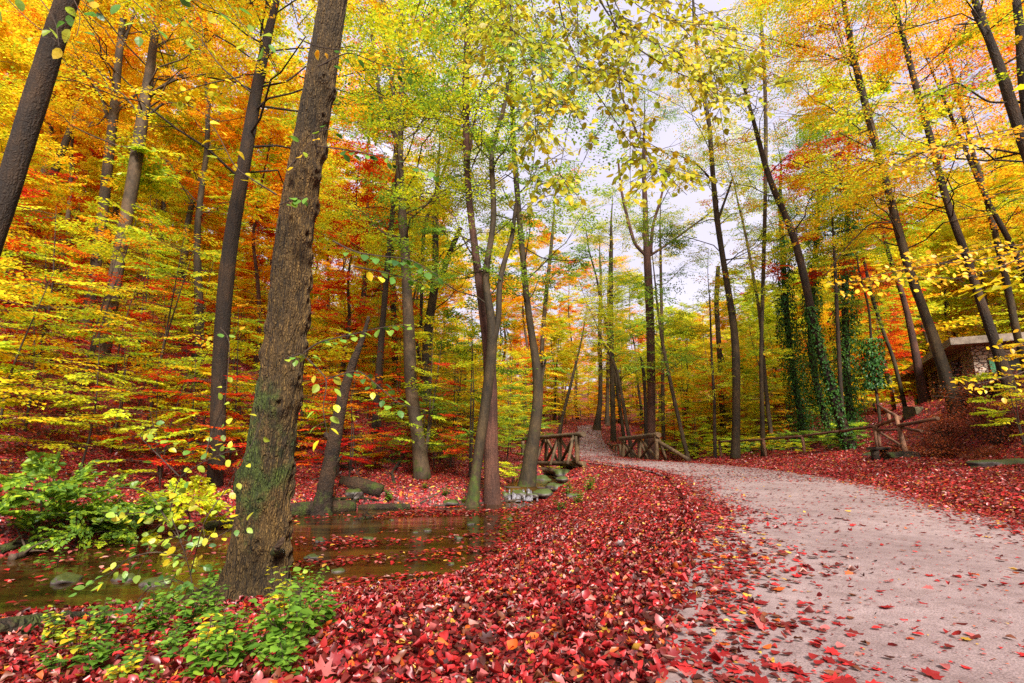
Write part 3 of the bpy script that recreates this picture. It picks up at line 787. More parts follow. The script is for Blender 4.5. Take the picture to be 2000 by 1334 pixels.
    shoots = [([(585, 75), (600, 85), (640, 95), (700, 100), (760, 112)], 4.5, 14, .9), ([(620, 285), (660, 290), (720, 300), (790, 318), (850, 338)], 4.6, 34, .1),
              ([(560, 330), (590, 298), (610, 272)], 4.5, 4, .9), ([(620, 300), (610, 260), (650, 250), (700, 262)], 4.5, 12, .1),
              ([(545, 400), (580, 385), (612, 388)], 4.5, 8, .2), ([(650, 470), (690, 492), (740, 500), (800, 505), (860, 540)], 4.4, 22, .15),
              ([(690, 520), (740, 530), (800, 545), (830, 555)], 4.4, 10, .3), ([(620, 130), (680, 100), (740, 125), (790, 140), (810, 132)], 4.5, 14, .1),
              ([(592, 690), (620, 668), (680, 655), (740, 640), (800, 632)], 4.5, 26, .35), ([(560, 700), (585, 690), (600, 700)], 4.5, 9, .5),
              ([(600, 700), (640, 740), (630, 800), (640, 850)], 4.7, 12, .6), ([(640, 740), (700, 720), (780, 790), (830, 800)], 4.8, 20, .3),
              ([(490, 180), (430, 130), (380, 60), (340, 20)], 4.3, 22, .7), ([(540, 380), (460, 330), (420, 250), (400, 235)], 4.4, 18, .7), ([(470, 150), (400, 165), (340, 185)], 4.4, 12, .8)]
    for path, YY, nl, pl in shoots:
        q = A([at(x, y, YY) for x, y in path]); q = resample(q, 14) - A(e.location)
        tw.add(*tube(q, np.linspace(.008, .002, 14), 5, cap=False))
        t = np.linspace(.15, 1, nl) * 13; i0 = np.minimum(t.astype(int), 12); fr = (t - i0)[:, None]
        P = q[i0] * (1 - fr) + q[i0 + 1] * fr
        T = norm(q[i0 + 1] - q[i0]); sd = np.where(np.arange(nl) % 2, 1, -1)[:, None]
        Sd = norm(np.cross(T, A([0, -.35, 1.0]))) * sd
        st_l = R.uniform(.02, .16, nl)[:, None]
        P2 = P + Sd * st_l + A([0, 0, -.04]) * R.random((nl, 1))
        for p0, p1 in zip(P, P2): tw.add(*tube(A([p0, p1]), [.002, .0012], 3, cap=False))
        D = norm(T * R.uniform(.1, .8, (nl, 1)) + Sd + A([0, 0, -.55]) + R.normal(0, .3, (nl, 3)))
        N = norm(A([0, -.45, 1]) + R.normal(0, .35, (nl, 3)))
        rn = np.clip(pl + R.normal(0, .18, nl), 0, 1)
        for tI in range(3):
            mk = R.integers(3, size=nl) == tI
            hv.add(T10[tI], P2[mk], D[mk], N[mk], R.uniform(.06, .105, mk.sum()), rn[mk])
    link('twig', tw.mesh('twig'), BM['twig'], e)
    link('foliage', hv.mesh('foliage'), LM['shoot'], e)
LM['shoot'] = leaf_mat('leaf_shoot', [(0, (.05, .16, .03)), (.3, (.16, .34, .04)), (.5, (.42, .55, .05)), (.75, C_YEL), (1, (.85, .42, .04))], scale=2, wr=.8, gloss=.03)
big_tree()

# ------------------------------------------------------------------ the other trees one can tell apart
def hero(label, Y, pts, bark, pal, H=17, hb=4.5, Rm=3.0, n=120, leaf=.10, tm=L4, extra=(), ivy=None, name='forest_tree', thin=.9, rough=.04, side=None, root=True, L=(.7, 1.5)):
    ln = line_px(pts, Y)
    g = tz(ln[0, 0], Y)
    if H > 0: H = max(H, ln[-1, 2] - g + 4.5); n = int(n * 3.3); Rm *= 1.3
    if root and ln[0, 2] > g - .1:      # carry the foot down into the soil
        d = ln[0, :3] - ln[1, :3]; d = d / abs(d[2] or 1)
        dz = ln[0, 2] - (g - .15)
        if dz > 0: ln = np.vstack([np.append(ln[0, :3] + A([d[0] * dz * .6, 0, -dz]), ln[0, 3] * 1.25), ln])
    base = ln[0, :3].copy(); base[2] += .15
    used.append((base[0], base[1]))
    d = ln[-1, :3] - ln[-3 if len(ln) > 2 else -2, :3]; d /= np.linalg.norm(d); z_top = g + H
    if ln[-1, 2] < z_top - .5 and H > 0:
        m = z_top - ln[-1, 2]; r0 = ln[-1, 3]
        for f in (.33, .66, 1.0):
            dd = norm(d * (1 - .5 * f) + A([R.normal(0, .06), R.normal(0, .06), .5 * f]))
            ln = np.vstack([ln, np.append(ln[-1, :3] + dd * m / 3 / max(dd[2], .5), max(.015, r0 * (1 - f)))])
    ln = resample(ln, 70)
    e = empty(name, base, label, 'tree')
    ns = 18 if Y < 20 else 10
    mb = MB(); mb.add(*tube(ln[:, :3] - base, ln[:, 3], ns, rough=rough))
    for bp in extra:
        q = line_px(bp, Y); q = resample(q, max(8, 5 * len(bp))); mb.add(*tube(q[:, :3] - base, q[:, 3], 8))
    if H > 0 and n:
        lv = crown_on(ln[:, :3] - base, ln[:, 3], hb, min(H, ln[-1, 2] - base[2]), Rm, n, leaf, tm, mb, thin, side=side, L=L)
        for bp in extra:       # some leaves along the traced limbs too
            q = line_px(bp, Y); q = resample(q, 12)[4:, :3] - base
            add_sprays(lv, q + R.normal(0, .1, q.shape), R.uniform(0, 6.28, len(q)), R.normal(0, .2, len(q)), R.uniform(.5, 1.0, len(q)), tm, leaf, thin, (mb, True))
        link('crown', lv.mesh('crown'), LM[pal], e)
    link('trunk', mb.mesh('trunk', True), BM[bark], e)
    if ivy:
        iv = Leaves(); z0, z1, th, k = ivy
        t = R.uniform(z0, z1, k); c = np.stack([np.interp(t, ln[:, 2], ln[:, c_]) for c_ in range(4)], 1)
        a = R.uniform(0, 6.283, k); bul = .5 + xyn(t, a, 1.3, ln[0, 0])
        rr_ = c[:, 3] + th * bul * R.random(k) ** .6
        P = np.stack([c[:, 0] + np.cos(a) * rr_, c[:, 1] + np.sin(a) * rr_, t], 1) - base
        o = np.stack([np.cos(a), np.sin(a), 0 * a], 1)
        iv.add(L6, P, norm(o * .5 + A([0, 0, -1]) + R.normal(0, .4, (k, 3))), norm(o + A([0, 0, .5]) + R.normal(0, .4, (k, 3))), R.uniform(.08, .15, k))
        link('ivy', iv.mesh('ivy'), LM['ivy'], e)
    return e

hero('dark leaning trunk cut by the left picture edge above the hillside', 7.5, [(-120, 860, 70), (-75, 660, 60), (-28, 500, 57), (8, 400, 56), (36, 300, 56), (60, 225, 57), (84, 150, 55), (106, 75, 52), (130, 0, 50)], 'dark', 'gold', H=19, hb=9, n=90, root=True)
hero('slim grey-brown beech trunk leaning beside a thicker twin on the hillside', 20, [(168, 640, 26), (175, 590, 24), (190, 500, 24), (203, 400, 23), (213, 300, 21), (222, 230, 20), (230, 130, 16), (240, 40, 14), (246, 0, 12)], 'grey', 'gold', H=20, hb=8, Rm=4,
     extra=[[(213, 235, 10), (195, 180, 7), (165, 140, 6), (110, 115, 4)], [(232, 110, 9), (250, 60, 7), (265, 20, 6)], [(215, 240, 8), (240, 205, 7), (275, 195, 5)]])
hero('thicker grey beech trunk that forks high up, leaning beside its slim twin', 18, [(212, 620, 32), (220, 580, 30), (232, 500, 29), (252, 400, 28), (268, 300, 27), (282, 205, 25), (292, 145, 20), (302, 70, 16), (312, 0, 13)], 'grey', 'orange', H=19, hb=8, Rm=4,
     extra=[[(290, 190, 14), (312, 172, 13), (340, 155, 11), (400, 145, 8), (500, 146, 5)], [(285, 230, 10), (320, 200, 8), (370, 205, 6), (420, 235, 4)], [(262, 400, 7), (300, 420, 4), (340, 455, 3)]])
hero('straight dark brown trunk between the beech pair and the big mossy tree', 13, [(418, 960, 36), (425, 880, 32), (427, 740, 31), (434, 640, 32), (440, 560, 32), (452, 460, 31), (468, 370, 29), (482, 290, 27), (497, 200, 25), (512, 120, 21), (526, 55, 17), (540, 0, 14)], 'dark', 'gold', H=19, hb=7.5, Rm=4,
     extra=[[(500, 180, 9), (460, 160, 7), (400, 150, 5)], [(505, 170, 8), (560, 160, 6), (610, 120, 4)]])
hero('leaning dead trunk with a broken top standing in the debris of the far bank', 13.2, [(628, 1000, 42), (634, 960, 33), (646, 900, 30), (655, 850, 28), (664, 800, 24), (676, 750, 20), (688, 712, 17), (700, 682, 14), (712, 650, 9), (720, 618, 6)], 'rot', 'rust', H=0, n=0, name='dead_tree', rough=.1,
     extra=[[(648, 860, 18), (640, 852, 16), (634, 846, 13)], [(640, 930, 12), (655, 905, 9), (668, 890, 5)]])
hero('thin dark trunk rising behind the broken dead tree', 20, [(735, 790, 13), (738, 740, 13), (744, 670, 12), (750, 600, 12), (758, 500, 11), (768, 400, 9), (778, 320, 7)], 'dark', 'lime', H=13, hb=4, Rm=2.6, n=90)
hero('tall pale trunk in the yellow thicket midway between the mossy tree and forked tree', 17, [(822, 895, 30), (816, 850, 25), (806, 790, 25), (801, 740, 25), (800, 667, 24), (796, 600, 20), (792, 500, 19), (784, 400, 17), (779, 300, 15), (784, 200, 13), (785, 100, 12), (786, 0, 11)], 'grey', 'lime', H=20, hb=6, Rm=3.6, n=150,
     extra=[[(782, 290, 10), (765, 250, 9), (742, 190, 8), (730, 110, 6), (722, 20, 5)], [(778, 240, 8), (760, 130, 7), (752, 60, 5), (745, 0, 5)], [(785, 80, 8), (765, 40, 6), (750, 0, 5)]])
hero('dark trunk splitting into two leaning limbs behind the pale trunk', 24, [(828, 830, 22), (832, 740, 20), (834, 667, 19), (842, 600, 17), (850, 560, 16), (851, 500, 13), (850, 450, 12), (853, 380, 10)], 'olive', 'lime', H=15, hb=5, Rm=3, n=110,
     extra=[[(850, 565, 13), (866, 530, 13), (880, 490, 11), (900, 445, 10)], [(822, 640, 6), (824, 540, 7), (828, 440, 7), (850, 380, 7), (868, 330, 6), (895, 255, 5), (905, 210, 4)]])
hero('dark reddish trunk, rear one of the crossed pair at the stream', 15.8, [(961, 945, 30), (960, 900, 27), (958, 850, 28), (959, 780, 26), (957, 700, 24), (948, 640, 19), (940, 580, 17), (932, 520, 16), (923, 450, 13), (914, 370, 13), (911, 300, 13), (909, 150, 13), (918, 0, 12)], 'red', 'lime', H=18, hb=7, Rm=3.4, n=100,
     extra=[[(912, 330, 6), (925, 250, 5), (940, 160, 4), (960, 110, 3)], [(905, 225, 5), (930, 210, 5), (955, 215, 4)]])
hero('curved mossy-footed trunk, front one of the crossed pair at the stream', 15, [(922, 985, 30), (926, 960, 21), (932, 900, 19), (938, 860, 20), (947, 800, 20), (955, 740, 21), (962, 680, 21), (961, 620, 17), (952, 580, 14), (945, 545, 14), (955, 490, 12), (965, 440, 11), (964, 380, 11), (958, 300, 10), (967, 265, 9), (985, 215, 8), (993, 150, 7)], 'olive', 'green', H=14, hb=5, Rm=3, n=90,
     extra=[[(964, 670, 13), (974, 620, 12), (975, 560, 11), (982, 520, 10), (1000, 465, 9), (1010, 380, 6)], [(960, 330, 6), (975, 305, 5), (1000, 285, 4)], [(957, 300, 5), (940, 270, 4), (925, 240, 3)]])
hero('crooked green-footed trunk standing just before the bridge railing', 18, [(1026, 975, 44), (1030, 945, 34), (1033, 915, 29), (1040, 870, 26), (1047, 825, 23), (1052, 780, 20), (1051, 720, 19), (1043, 690, 15), (1040, 660, 14), (1030, 600, 13), (1021, 500, 11), (1012, 400, 11), (1004, 300, 10), (1000, 200, 9), (996, 60, 8)], 'olive', 'green', H=17, hb=6.5, Rm=3.4, n=120,
     extra=[[(1052, 770, 8), (1060, 730, 6), (1066, 700, 4)], [(1012, 380, 5), (1040, 350, 4), (1070, 330, 3)], [(1018, 480, 5), (1060, 505, 4), (1120, 510, 3), (1160, 500, 2)]])
hero('straight reddish pine-like trunk in the middle with high spreading limbs', 32, [(1273, 900, 20), (1272, 850, 17), (1272, 760, 17), (1271, 667, 17), (1268, 580, 17), (1265, 520, 16), (1262, 470, 12), (1260, 400, 11), (1258, 350, 9), (1257, 290, 7)], 'red', 'green', H=20, hb=11, Rm=4, n=60, thin=.6,
     extra=[[(1268, 500, 9), (1292, 485, 8), (1320, 465, 7), (1345, 447, 7), (1375, 425, 5), (1395, 408, 4)], [(1262, 500, 9), (1240, 478, 8), (1226, 430, 7), (1213, 370, 5), (1207, 310, 4)], [(1270, 495, 8), (1275, 440, 6), (1290, 390, 5), (1300, 350, 3)]])
hero('black broken snag close beside the straight reddish trunk', 31, [(1262, 890, 8), (1261, 800, 7), (1259, 750, 7), (1255, 710, 6), (1250, 695, 3)], 'dark', 'rust', H=0, n=0, name='dead_tree', rough=.1)
hero('long wavy trunk behind the beginning of the long rail fence', 25.5, [(1436, 905, 24), (1437, 880, 17), (1438, 800, 16), (1438, 700, 17), (1434, 640, 15), (1426, 590, 14), (1418, 540, 13), (1411, 500, 11), (1402, 440, 12), (1397, 400, 11), (1389, 300, 10), (1386, 240, 9), (1372, 180, 9), (1362, 100, 8), (1354, 30, 6)], 'olive', 'rust', H=20, hb=7, Rm=3.6, n=110, thin=.8,
     extra=[[(1402, 430, 6), (1420, 380, 5), (1432, 345, 4)], [(1390, 350, 5), (1360, 320, 4), (1310, 295, 3)]])
hero('thin dark stem beside the wavy trunk at the rail fence', 27, [(1397, 900, 8), (1396, 850, 7), (1395, 780, 6), (1390, 700, 5), (1388, 640, 4)], 'twig', 'lime', H=8, hb=3, Rm=1.4, n=30)
hero('ivy-wrapped trunk bending up behind the rail fence toward the sky gap', 22, [(1662, 890, 34), (1655, 860, 27), (1643, 820, 23), (1630, 785, 20), (1617, 730, 19), (1600, 680, 18), (1590, 640, 17), (1575, 560, 17), (1556, 480, 16), (1534, 420, 14), (1510, 370, 13), (1495, 325, 12), (1478, 260, 9), (1462, 200, 7)], 'dark', 'rust', H=16, hb=6, Rm=3, n=90, thin=.8, ivy=(0.4, 7.0, .07, 1300))
hero('slanting brown trunk standing at the hut eaves', 17.5, [(1873, 805, 46), (1862, 780, 34), (1848, 740, 30), (1834, 690, 27), (1820, 650, 24), (1802, 600, 21), (1786, 560, 21), (1768, 500, 20), (1748, 425, 18), (1732, 360, 16), (1708, 275, 16), (1683, 175, 15), (1664, 100, 13), (1650, 20, 10)], 'olive', 'rust', H=18, hb=5.5, Rm=3.6, n=170, leaf=.09, side=(3.4, 1.3),
     extra=[[(1742, 400, 7), (1700, 380, 6), (1650, 355, 5), (1600, 335, 4), (1540, 312, 3)], [(1745, 435, 6), (1700, 435, 5), (1655, 480, 4), (1610, 540, 3)], [(1668, 130, 7), (1600, 100, 5), (1500, 75, 4)]])
hero('dark slanting trunk rising from the brown bushes in front of the hut', 16, [(1972, 760, 34), (1955, 705, 27), (1943, 667, 25), (1926, 620, 23), (1912, 580, 20), (1888, 500, 19), (1860, 428, 17), (1837, 350, 16), (1812, 250, 15), (1790, 175, 14), (1770, 95, 12), (1750, 20, 9)], 'dark', 'orange', H=18, hb=5.5, Rm=3.4, n=170, leaf=.09, side=(3.3, 1.4),
     extra=[[(1886, 500, 7), (1820, 520, 6), (1760, 530, 4)], [(1795, 190, 7), (1850, 180, 5), (1940, 200, 4)], [(1840, 370, 6), (1800, 310, 5), (1700, 290, 4), (1640, 260, 3)]])
hero('slender olive trunk slanting behind the hut roof corner', 20, [(2010, 740, 24), (1998, 690, 20), (1988, 667, 18), (1974, 590, 17), (1954, 500, 16), (1937, 428, 14), (1918, 355, 12), (1900, 300, 11), (1880, 220, 9), (1855, 120, 7)], 'olive', 'gold', H=16, hb=5, Rm=3, n=120)
hero('trunk leaning in from the picture edge to join its slender olive neighbour', 18.5, [(2060, 640, 24), (2020, 560, 18), (1995, 520, 16), (1972, 470, 15), (1946, 425, 13), (1918, 370, 12), (1895, 315, 10), (1850, 210, 8)], 'dark', 'orange', H=15, hb=5, Rm=3, n=110)
hero('dark double trunk high above the hut, leaning in', 10, [(2170, 900, 44), (2120, 700, 36), (2070, 500, 32), (2020, 340, 30), (1985, 235, 28), (1965, 170, 26), (1945, 110, 22), (1922, 50, 18), (1905, 0, 15)], 'dark', 'rust', H=15, hb=6, Rm=3.4, n=110, leaf=.085,
     extra=[[(2030, 360, 30), (2010, 240, 28), (1998, 150, 24), (1992, 60, 20), (1985, 0, 18)], [(1960, 160, 14), (1935, 90, 12), (1900, 20, 10)], [(1975, 200, 10), (1930, 200, 8), (1870, 160, 6), (1800, 190, 4)]])
for lab, Y, pts, z1 in [
    ('ivy-covered column trunk, thinnest of the group behind the rail fence', 31, [(1566, 850, 14), (1562, 800, 13), (1548, 720, 12), (1538, 640, 12), (1530, 520, 11), (1524, 400, 9)], 14),
    ('ivy-covered trunk bulging with dark leaves above the middle fence post', 29, [(1622, 850, 16), (1612, 820, 15), (1596, 760, 14), (1584, 690, 14), (1584, 600, 13), (1594, 480, 11), (1601, 360, 9)], 17),
    ('ivy-covered twin trunk standing nearest the stone hut', 26, [(1672, 860, 18), (1662, 830, 16), (1656, 760, 15), (1652, 680, 15), (1650, 560, 13), (1655, 440, 11), (1657, 330, 9)], 16)]:
    hero(lab, Y, pts, 'dark', 'green', H=17, hb=8, Rm=2.4, n=50, ivy=(0.5, z1, .55, 8000), name='ivy_covered_tree')
hero('thin trunk with one dark ivy ball beside the stone hut', 24, [(1722, 850, 8), (1716, 800, 7), (1708, 740, 6), (1703, 680, 6), (1697, 600, 5), (1680, 540, 4)], 'olive', 'lime', H=9, hb=5, Rm=1.8, n=50, ivy=(3.6, 6.0, .5, 1800), name='ivy_covered_tree')

hero('slender red-leaved tree standing among the ivy trunks', 23.5, [(1650, 880, 10), (1642, 760, 9), (1636, 640, 8), (1632, 540, 7), (1628, 470, 5)], 'dark', 'red', H=11, hb=6.0, Rm=2.3, n=60, leaf=.12)
hero('slim red-topped tree high on the hillside behind the pale trunk', 27, [(772, 700, 12), (764, 500, 11), (772, 300, 9), (786, 140, 7)], 'dark', 'red', H=17, hb=11, Rm=2.6, n=50, leaf=.12)
for lab, Y, pts, pal, H in [
    ('thin grey trunk left of the sky gap, nearest the path crest', 44, [(1056, 720, 9), (1061, 640, 8), (1066, 580, 8), (1076, 490, 7), (1080, 440, 5)], 'orange', 15),
    ('slim double-stemmed trunk under the sky gap', 40, [(1198, 850, 11), (1196, 760, 10), (1194, 640, 9), (1193, 560, 9), (1194, 470, 7)], 'lime', 16),
    ('thin stem leaning against the slim double trunk', 40, [(1196, 690, 6), (1186, 640, 5), (1172, 580, 5), (1165, 540, 4), (1150, 490, 3)], 'lime', 14),
    ('slim bent stem leaning out over the bridge railing', 33, [(1232, 870, 8), (1226, 840, 8), (1216, 780, 7), (1204, 720, 6), (1190, 690, 5), (1178, 670, 4)], 'lime', 9),
    ('curved slim trunk just past the right bridge railing', 28, [(1345, 900, 10), (1335, 860, 9), (1326, 820, 8), (1312, 760, 8), (1300, 700, 7), (1292, 660, 6), (1284, 600, 5)], 'green', 12),
    ('straight slim grey stem between the reddish trunk and the curved one', 36, [(1296, 860, 8), (1294, 760, 8), (1294, 667, 7), (1291, 560, 6), (1290, 480, 5)], 'lime', 15),
    ('grey trunk at the path crest with roots showing', 47, [(1166, 835, 16), (1168, 815, 12), (1172, 790, 9), (1173, 740, 8), (1171, 640, 8), (1174, 540, 6)], 'gold', 17),
    ('pale trunk next to the crest beside the orange trees', 50, [(1186, 835, 12), (1186, 800, 8), (1187, 740, 7), (1189, 640, 6), (1188, 560, 5)], 'orange', 15),
    ('slanted thin stem over the far path behind the bridge', 42, [(1098, 815, 7), (1106, 785, 6), (1114, 755, 6), (1121, 725, 5), (1130, 690, 4)], 'gold', 8),
    ('long slim stem leaning between the wavy trunk and the ivy trunks', 30, [(1508, 860, 10), (1502, 820, 9), (1494, 740, 8), (1490, 680, 7), (1482, 600, 7), (1466, 510, 6), (1455, 450, 5), (1440, 390, 4)], 'lime', 15),
    ('short dark broken trunk with a hooked limb in the yellow crowns', 38, [(1412, 840, 12), (1408, 740, 11), (1402, 640, 10), (1399, 590, 10), (1401, 545, 10), (1403, 520, 8)], 'lime', 0),
    ('tall thin pale stem at the upper right of the sky gap', 26, [(1486, 700, 8), (1490, 560, 8), (1494, 420, 8), (1496, 300, 8), (1495, 180, 8), (1488, 60, 7), (1484, 0, 6)], 'rust', 18),
    ('slim trunk behind the fence corner, leaning to the bank', 30, [(1760, 760, 9), (1745, 700, 9), (1722, 640, 8), (1700, 570, 8), (1690, 520, 6)], 'lime', 12)]:
    hero(lab, Y, pts, ['grey', 'olive'][len(lab) % 2], pal, H=H, hb=4, Rm=2.4, n=(60 if H > 8 else 26) if H else 0, thin=.75, leaf=.12)

# ------------------------------------------------------------------ forest on the slopes
def left_of_valley(x, y): return x < np.interp(y, [p[1] for p in ROAD_L] + [120], [p[0] for p in ROAD_L] + [16]) - 3
# left hillside
forest(88, lambda y: (-1.1 * y - 3, min(-4, .06 * y - 6) if y < 45 else .02 * y), (17, 75), 2.3, dict(gold=5, orange=3.5, red=1.9, lime=4, rust=.6), 'on the steep hillside beyond the stream',
       cond=lambda x, y: left_of_valley(x, y) and not (y < 28 and -6 < x < 0))
# valley end, low enough to leave the sky open
forest(60, lambda y: (.0 * y, .5 * y), (54, 120), 2.4, dict(orange=4, gold=4, lime=4, red=.5), 'at the valley end beyond the bridge', sc=(.5, .95))
forest(24, lambda y: (.2 * y, .6 * y), (36, 62), 2.6, dict(lime=6, gold=4, green=.6, orange=1), 'in the hollow behind the rail fence', sc=(.42, .72), cond=lambda x, y: not left_of_valley(x, y))
forest(4, lambda y: (.02 * y, .44 * y), (40, 52), 3.6, dict(lime=5, gold=3), 'in the middle of the valley beyond the railings', sc=(.75, 1.05), cond=lambda x, y: float(sd_road(A([x]), A([y]))[0]) > 4.5)
# right hillside
forest(75, lambda y: (.55 * y, 1.15 * y + 3), (21, 75), 2.3, dict(gold=4, orange=3, lime=3.5, red=1.3, rust=1), 'on the bank around the stone hut', sc=(.7, 1.0))

# ------------------------------------------------------------------ saplings and undergrowth
def scatter_low(n, protos, region, cond, pals, name, label, group, minr=.8, sc=(.8, 1.2), cat='sapling', bark='twig'):
    c = 0; mine = []
    for _ in range(n * 40):
        if c >= n: break
        x, y = region()
        if y < 2 or abs(x) > y * 1.15 + 2: continue
        if not cond(x, y): continue
        if (.70 < x / y < 1.06 and y < 27) or (.52 < x / y < .70 and 26 < y < 32 and R.random() < .7): continue
        if any((x - a) ** 2 + (y - b) ** 2 < minr * minr for a, b in mine): continue
        if float(sd_stream(A([x]), A([y]))[0]) < .5 or float(sd_road(A([x]), A([y]))[0]) < .9: continue
        if inside(A([x]), A([y]), HOUSE)[0]: continue
        mine.append((x, y)); p = pick(pals(x, y) if callable(pals) else pals)
        nmz = dict(gold='golden', orange='orange', red='red', lime='yellow-green', green='green', rust='mottled', herb='green', brush='brown')[p]
        put(protos[R.integers(len(protos))], name, ('stem', 'foliage'), (x, y, tz(x, y)), R.uniform(0, 6.28), R.uniform(*sc), LM[p], BM[bark],
            label % nmz, cat, group % nmz, tilt=(R.normal(0, .06), R.normal(0, .06)))
        c += 1
farside = lambda x, y: bool(inside(A([x]), A([y]), LEFTP)[0]) and left_of_valley(x, y)
def pal_left(x, y):
    if y < 16: return dict(lime=4.5, rust=3, red=2.0, gold=2)
    return dict(gold=4, lime=3.5, orange=3, red=1.8, rust=1)
def logy(a, b): return math.exp(R.uniform(math.log(a), math.log(b)))
def reg_left():
    y = logy(10, 45); return R.uniform(-1.12 * y - 1, min(-.1 * y, -1)), y
scatter_low(150, SAPS, reg_left, lambda x, y: farside(x, y) and float(sd_stream(A([x]), A([y]))[0]) > (1.3 if x < -.6 * y else 2.2) + (.7 if x > -.42 * y else 0), pal_left, 'beech_sapling',
            '%s beech sapling in tiers among its like on the far slope', '%s saplings on the far slope', .95)
scatter_low(58, SAPS, lambda: (R.uniform(-8, 5), R.uniform(17, 46)), lambda x, y: farside(x, y) and float(sd_stream(A([x]), A([y]))[0]) > 1.5, dict(lime=6, green=2, gold=2), 'beech_sapling',
            '%s sapling in the thicket left of the bridge', '%s saplings in the thicket by the bridge', .8)
scatter_low(62, SAPS, lambda: (R.uniform(5.5, 30), R.uniform(29.5, 52)), lambda x, y: not left_of_valley(x, y) and x < .72 * y and float(sd_road(A([x]), A([y]))[0]) > 1.6, dict(lime=7, green=1, gold=4, orange=1), 'beech_sapling',
            '%s sapling in the undergrowth behind the railings', '%s saplings behind the railings', .9)
scatter_low(45, LOWS, lambda: (R.uniform(9, 20), R.uniform(22, 33)), lambda x, y: x < .68 * y and (y > 29 or x > 11.4 + (28 - y) * .33 + 1.0), dict(lime=6, green=4, gold=1), 'low_shrub',
            'low %s shrub behind the long rail fence', 'low %s shrubs behind the long rail fence', .6, cat='shrub')
scatter_low(30, SAPS, lambda: (R.uniform(18, 60), R.uniform(18, 60)), lambda x, y: x > .66 * y and not (x < 24 and y < 24), dict(gold=4, lime=4, orange=2, red=1), 'beech_sapling',
            '%s sapling on the bank near the stone hut', '%s saplings near the stone hut', 1.2)

scatter_low(26, SAPS, lambda: (R.uniform(2, 14), R.uniform(54.5, 66)), lambda x, y: True, dict(orange=4, gold=5, lime=1), 'beech_sapling',
            '%s sapling just past the crest of the path', '%s saplings just past the path crest', 1.2, sc=(1, 1.5))
for k, (px, py, Y, lab) in enumerate([(425, 800, 13, 'red sapling spreading before the straight dark trunk'), (330, 820, 13.5, 'red sapling in the middle of the near slope'), (575, 800, 14.5, 'red sapling showing behind the mossy tree'), (60, 760, 14, 'red sapling on the slope by the picture edge'), (690, 800, 17, 'red sapling above the broken dead tree'), (230, 700, 17, 'red sapling below the beech pair')]):
    p = at(px, py, Y); put(SAPS[[1, 4, 1, 3, 1, 3][k]], 'red_sapling', ('stem', 'foliage'), (p[0], Y, tz(p[0], Y)), k * 1.7, .95, LM['red'], BM['twig'], lab, 'sapling', None)

# farther off nobody could count the saplings: one mass of undergrowth
def far_mass():
    pal = ['gold', 'orange', 'lime', 'rust', 'red']; V, F, mi, rn, n0 = [], [], [], [], 0
    prot = []
    for H, n, sp in ((3.5, 13, 2.0), (5, 17, 2.4), (2.4, 11, 1.7)):
        lv = Leaves()
        for _ in range(n):
            a = R.uniform(0, 6.28); h = H * R.uniform(.1, 1); rr = sp * R.uniform(.1, .7)
            add_sprays(lv, A([[math.cos(a) * rr, math.sin(a) * rr, h]]), A([a]), A([R.normal(0, .15)]), A([R.uniform(.5, .9) * sp]), L4, .2, .9, None, 0, .35)
        prot.append((np.concatenate(lv.V), np.concatenate(lv.F[4]), np.concatenate(lv.r[4])))
    c = 0
    for _ in range(9000):
        if c >= 800: break
        y = math.exp(R.uniform(math.log(34), math.log(120))); x = R.uniform(-1.15, 1.15) * y
        if c > 620: y = math.exp(R.uniform(math.log(7), math.log(50))); x = R.choice([-1, -1, 1]) * (R.uniform(1.14, 2.1) * y + 3)
        if abs(float(sd_road(A([x]), A([y]))[0])) < 2.5 or float(sd_stream(A([x]), A([y]))[0]) < .8 or inside(A([x]), A([y]), ROADP)[0] or inside(A([x]), A([y]), HOUSE)[0]: continue
        if -.02 < x / y < .5 and R.random() < .25: continue
        pv, pf, pr = prot[R.integers(3)]; a = R.uniform(0, 6.28); sc = R.uniform(.8, 1.3) * (1 + y / 200)
        M = A([[math.cos(a), -math.sin(a), 0], [math.sin(a), math.cos(a), 0], [0, 0, 1]]) * sc
        w = A([4, 2.2, 3.5, 1.5, .6]) if x < 0 else (A([3.5, 4.5, 2, .5, .4]) if x < .3 * y else A([3, 2, 4, 2, .7]))
        V.append(pv @ M.T + A([x, y, tz(x, y)])); F.append(pf + n0); n0 += len(pv); rn.append(pr); mi.append(np.full(len(pf), R.choice(5, p=w / w.sum()))); c += 1
    me = make_mesh('undergrowth', np.concatenate(V), [np.concatenate(F)], [np.concatenate(rn)])
    me.polygons.foreach_set('material_index', np.concatenate(mi).astype(np.int32))
    for p in pal: me.materials.append(LM[p])
    tag(link('undergrowth', me, None), kind='stuff')
far_mass()

def one_shrub(px, py, proto, sc, pal, name, label, cat='shrub', bark='twig', rz=None):
    g = ground_at(px, py); return put(proto, name, ('stem', 'foliage'), tuple(g), R.uniform(0, 6) if rz is None else rz, sc, LM[pal], BM[bark], label, cat, None)
BUSH = proto_sapling(1.5, 70, 1.4, .11, 17, L6, .6); BUSH2 = proto_sapling(1.1, 54, 1.1, .10, 13, L6, .6); BUSH3 = proto_sapling(.8, 36, .85, .09, 11, L6, .6)
one_shrub(150, 1068, BUSH, .62, 'bush', 'green_shrub', 'broad green shrub on the far bank, beside the picture edge')
one_shrub(250, 1062, BUSH2, .66, 'bush', 'green_shrub', 'rounded green shrub overhanging the far water edge')
one_shrub(350, 1050, BUSH3, 1.1, 'lime', 'green_shrub', 'pale green shrub between the green bushes and the mossy tree')
one_shrub(60, 1045, BUSH3, 1.2, 'bush', 'green_shrub', 'small green shrub over the debris at the picture edge')
one_shrub(205, 1080, LOWS[2], .5, 'lime', 'low_plant', 'tiny bright plant on a rock at the far water edge', 'plant')
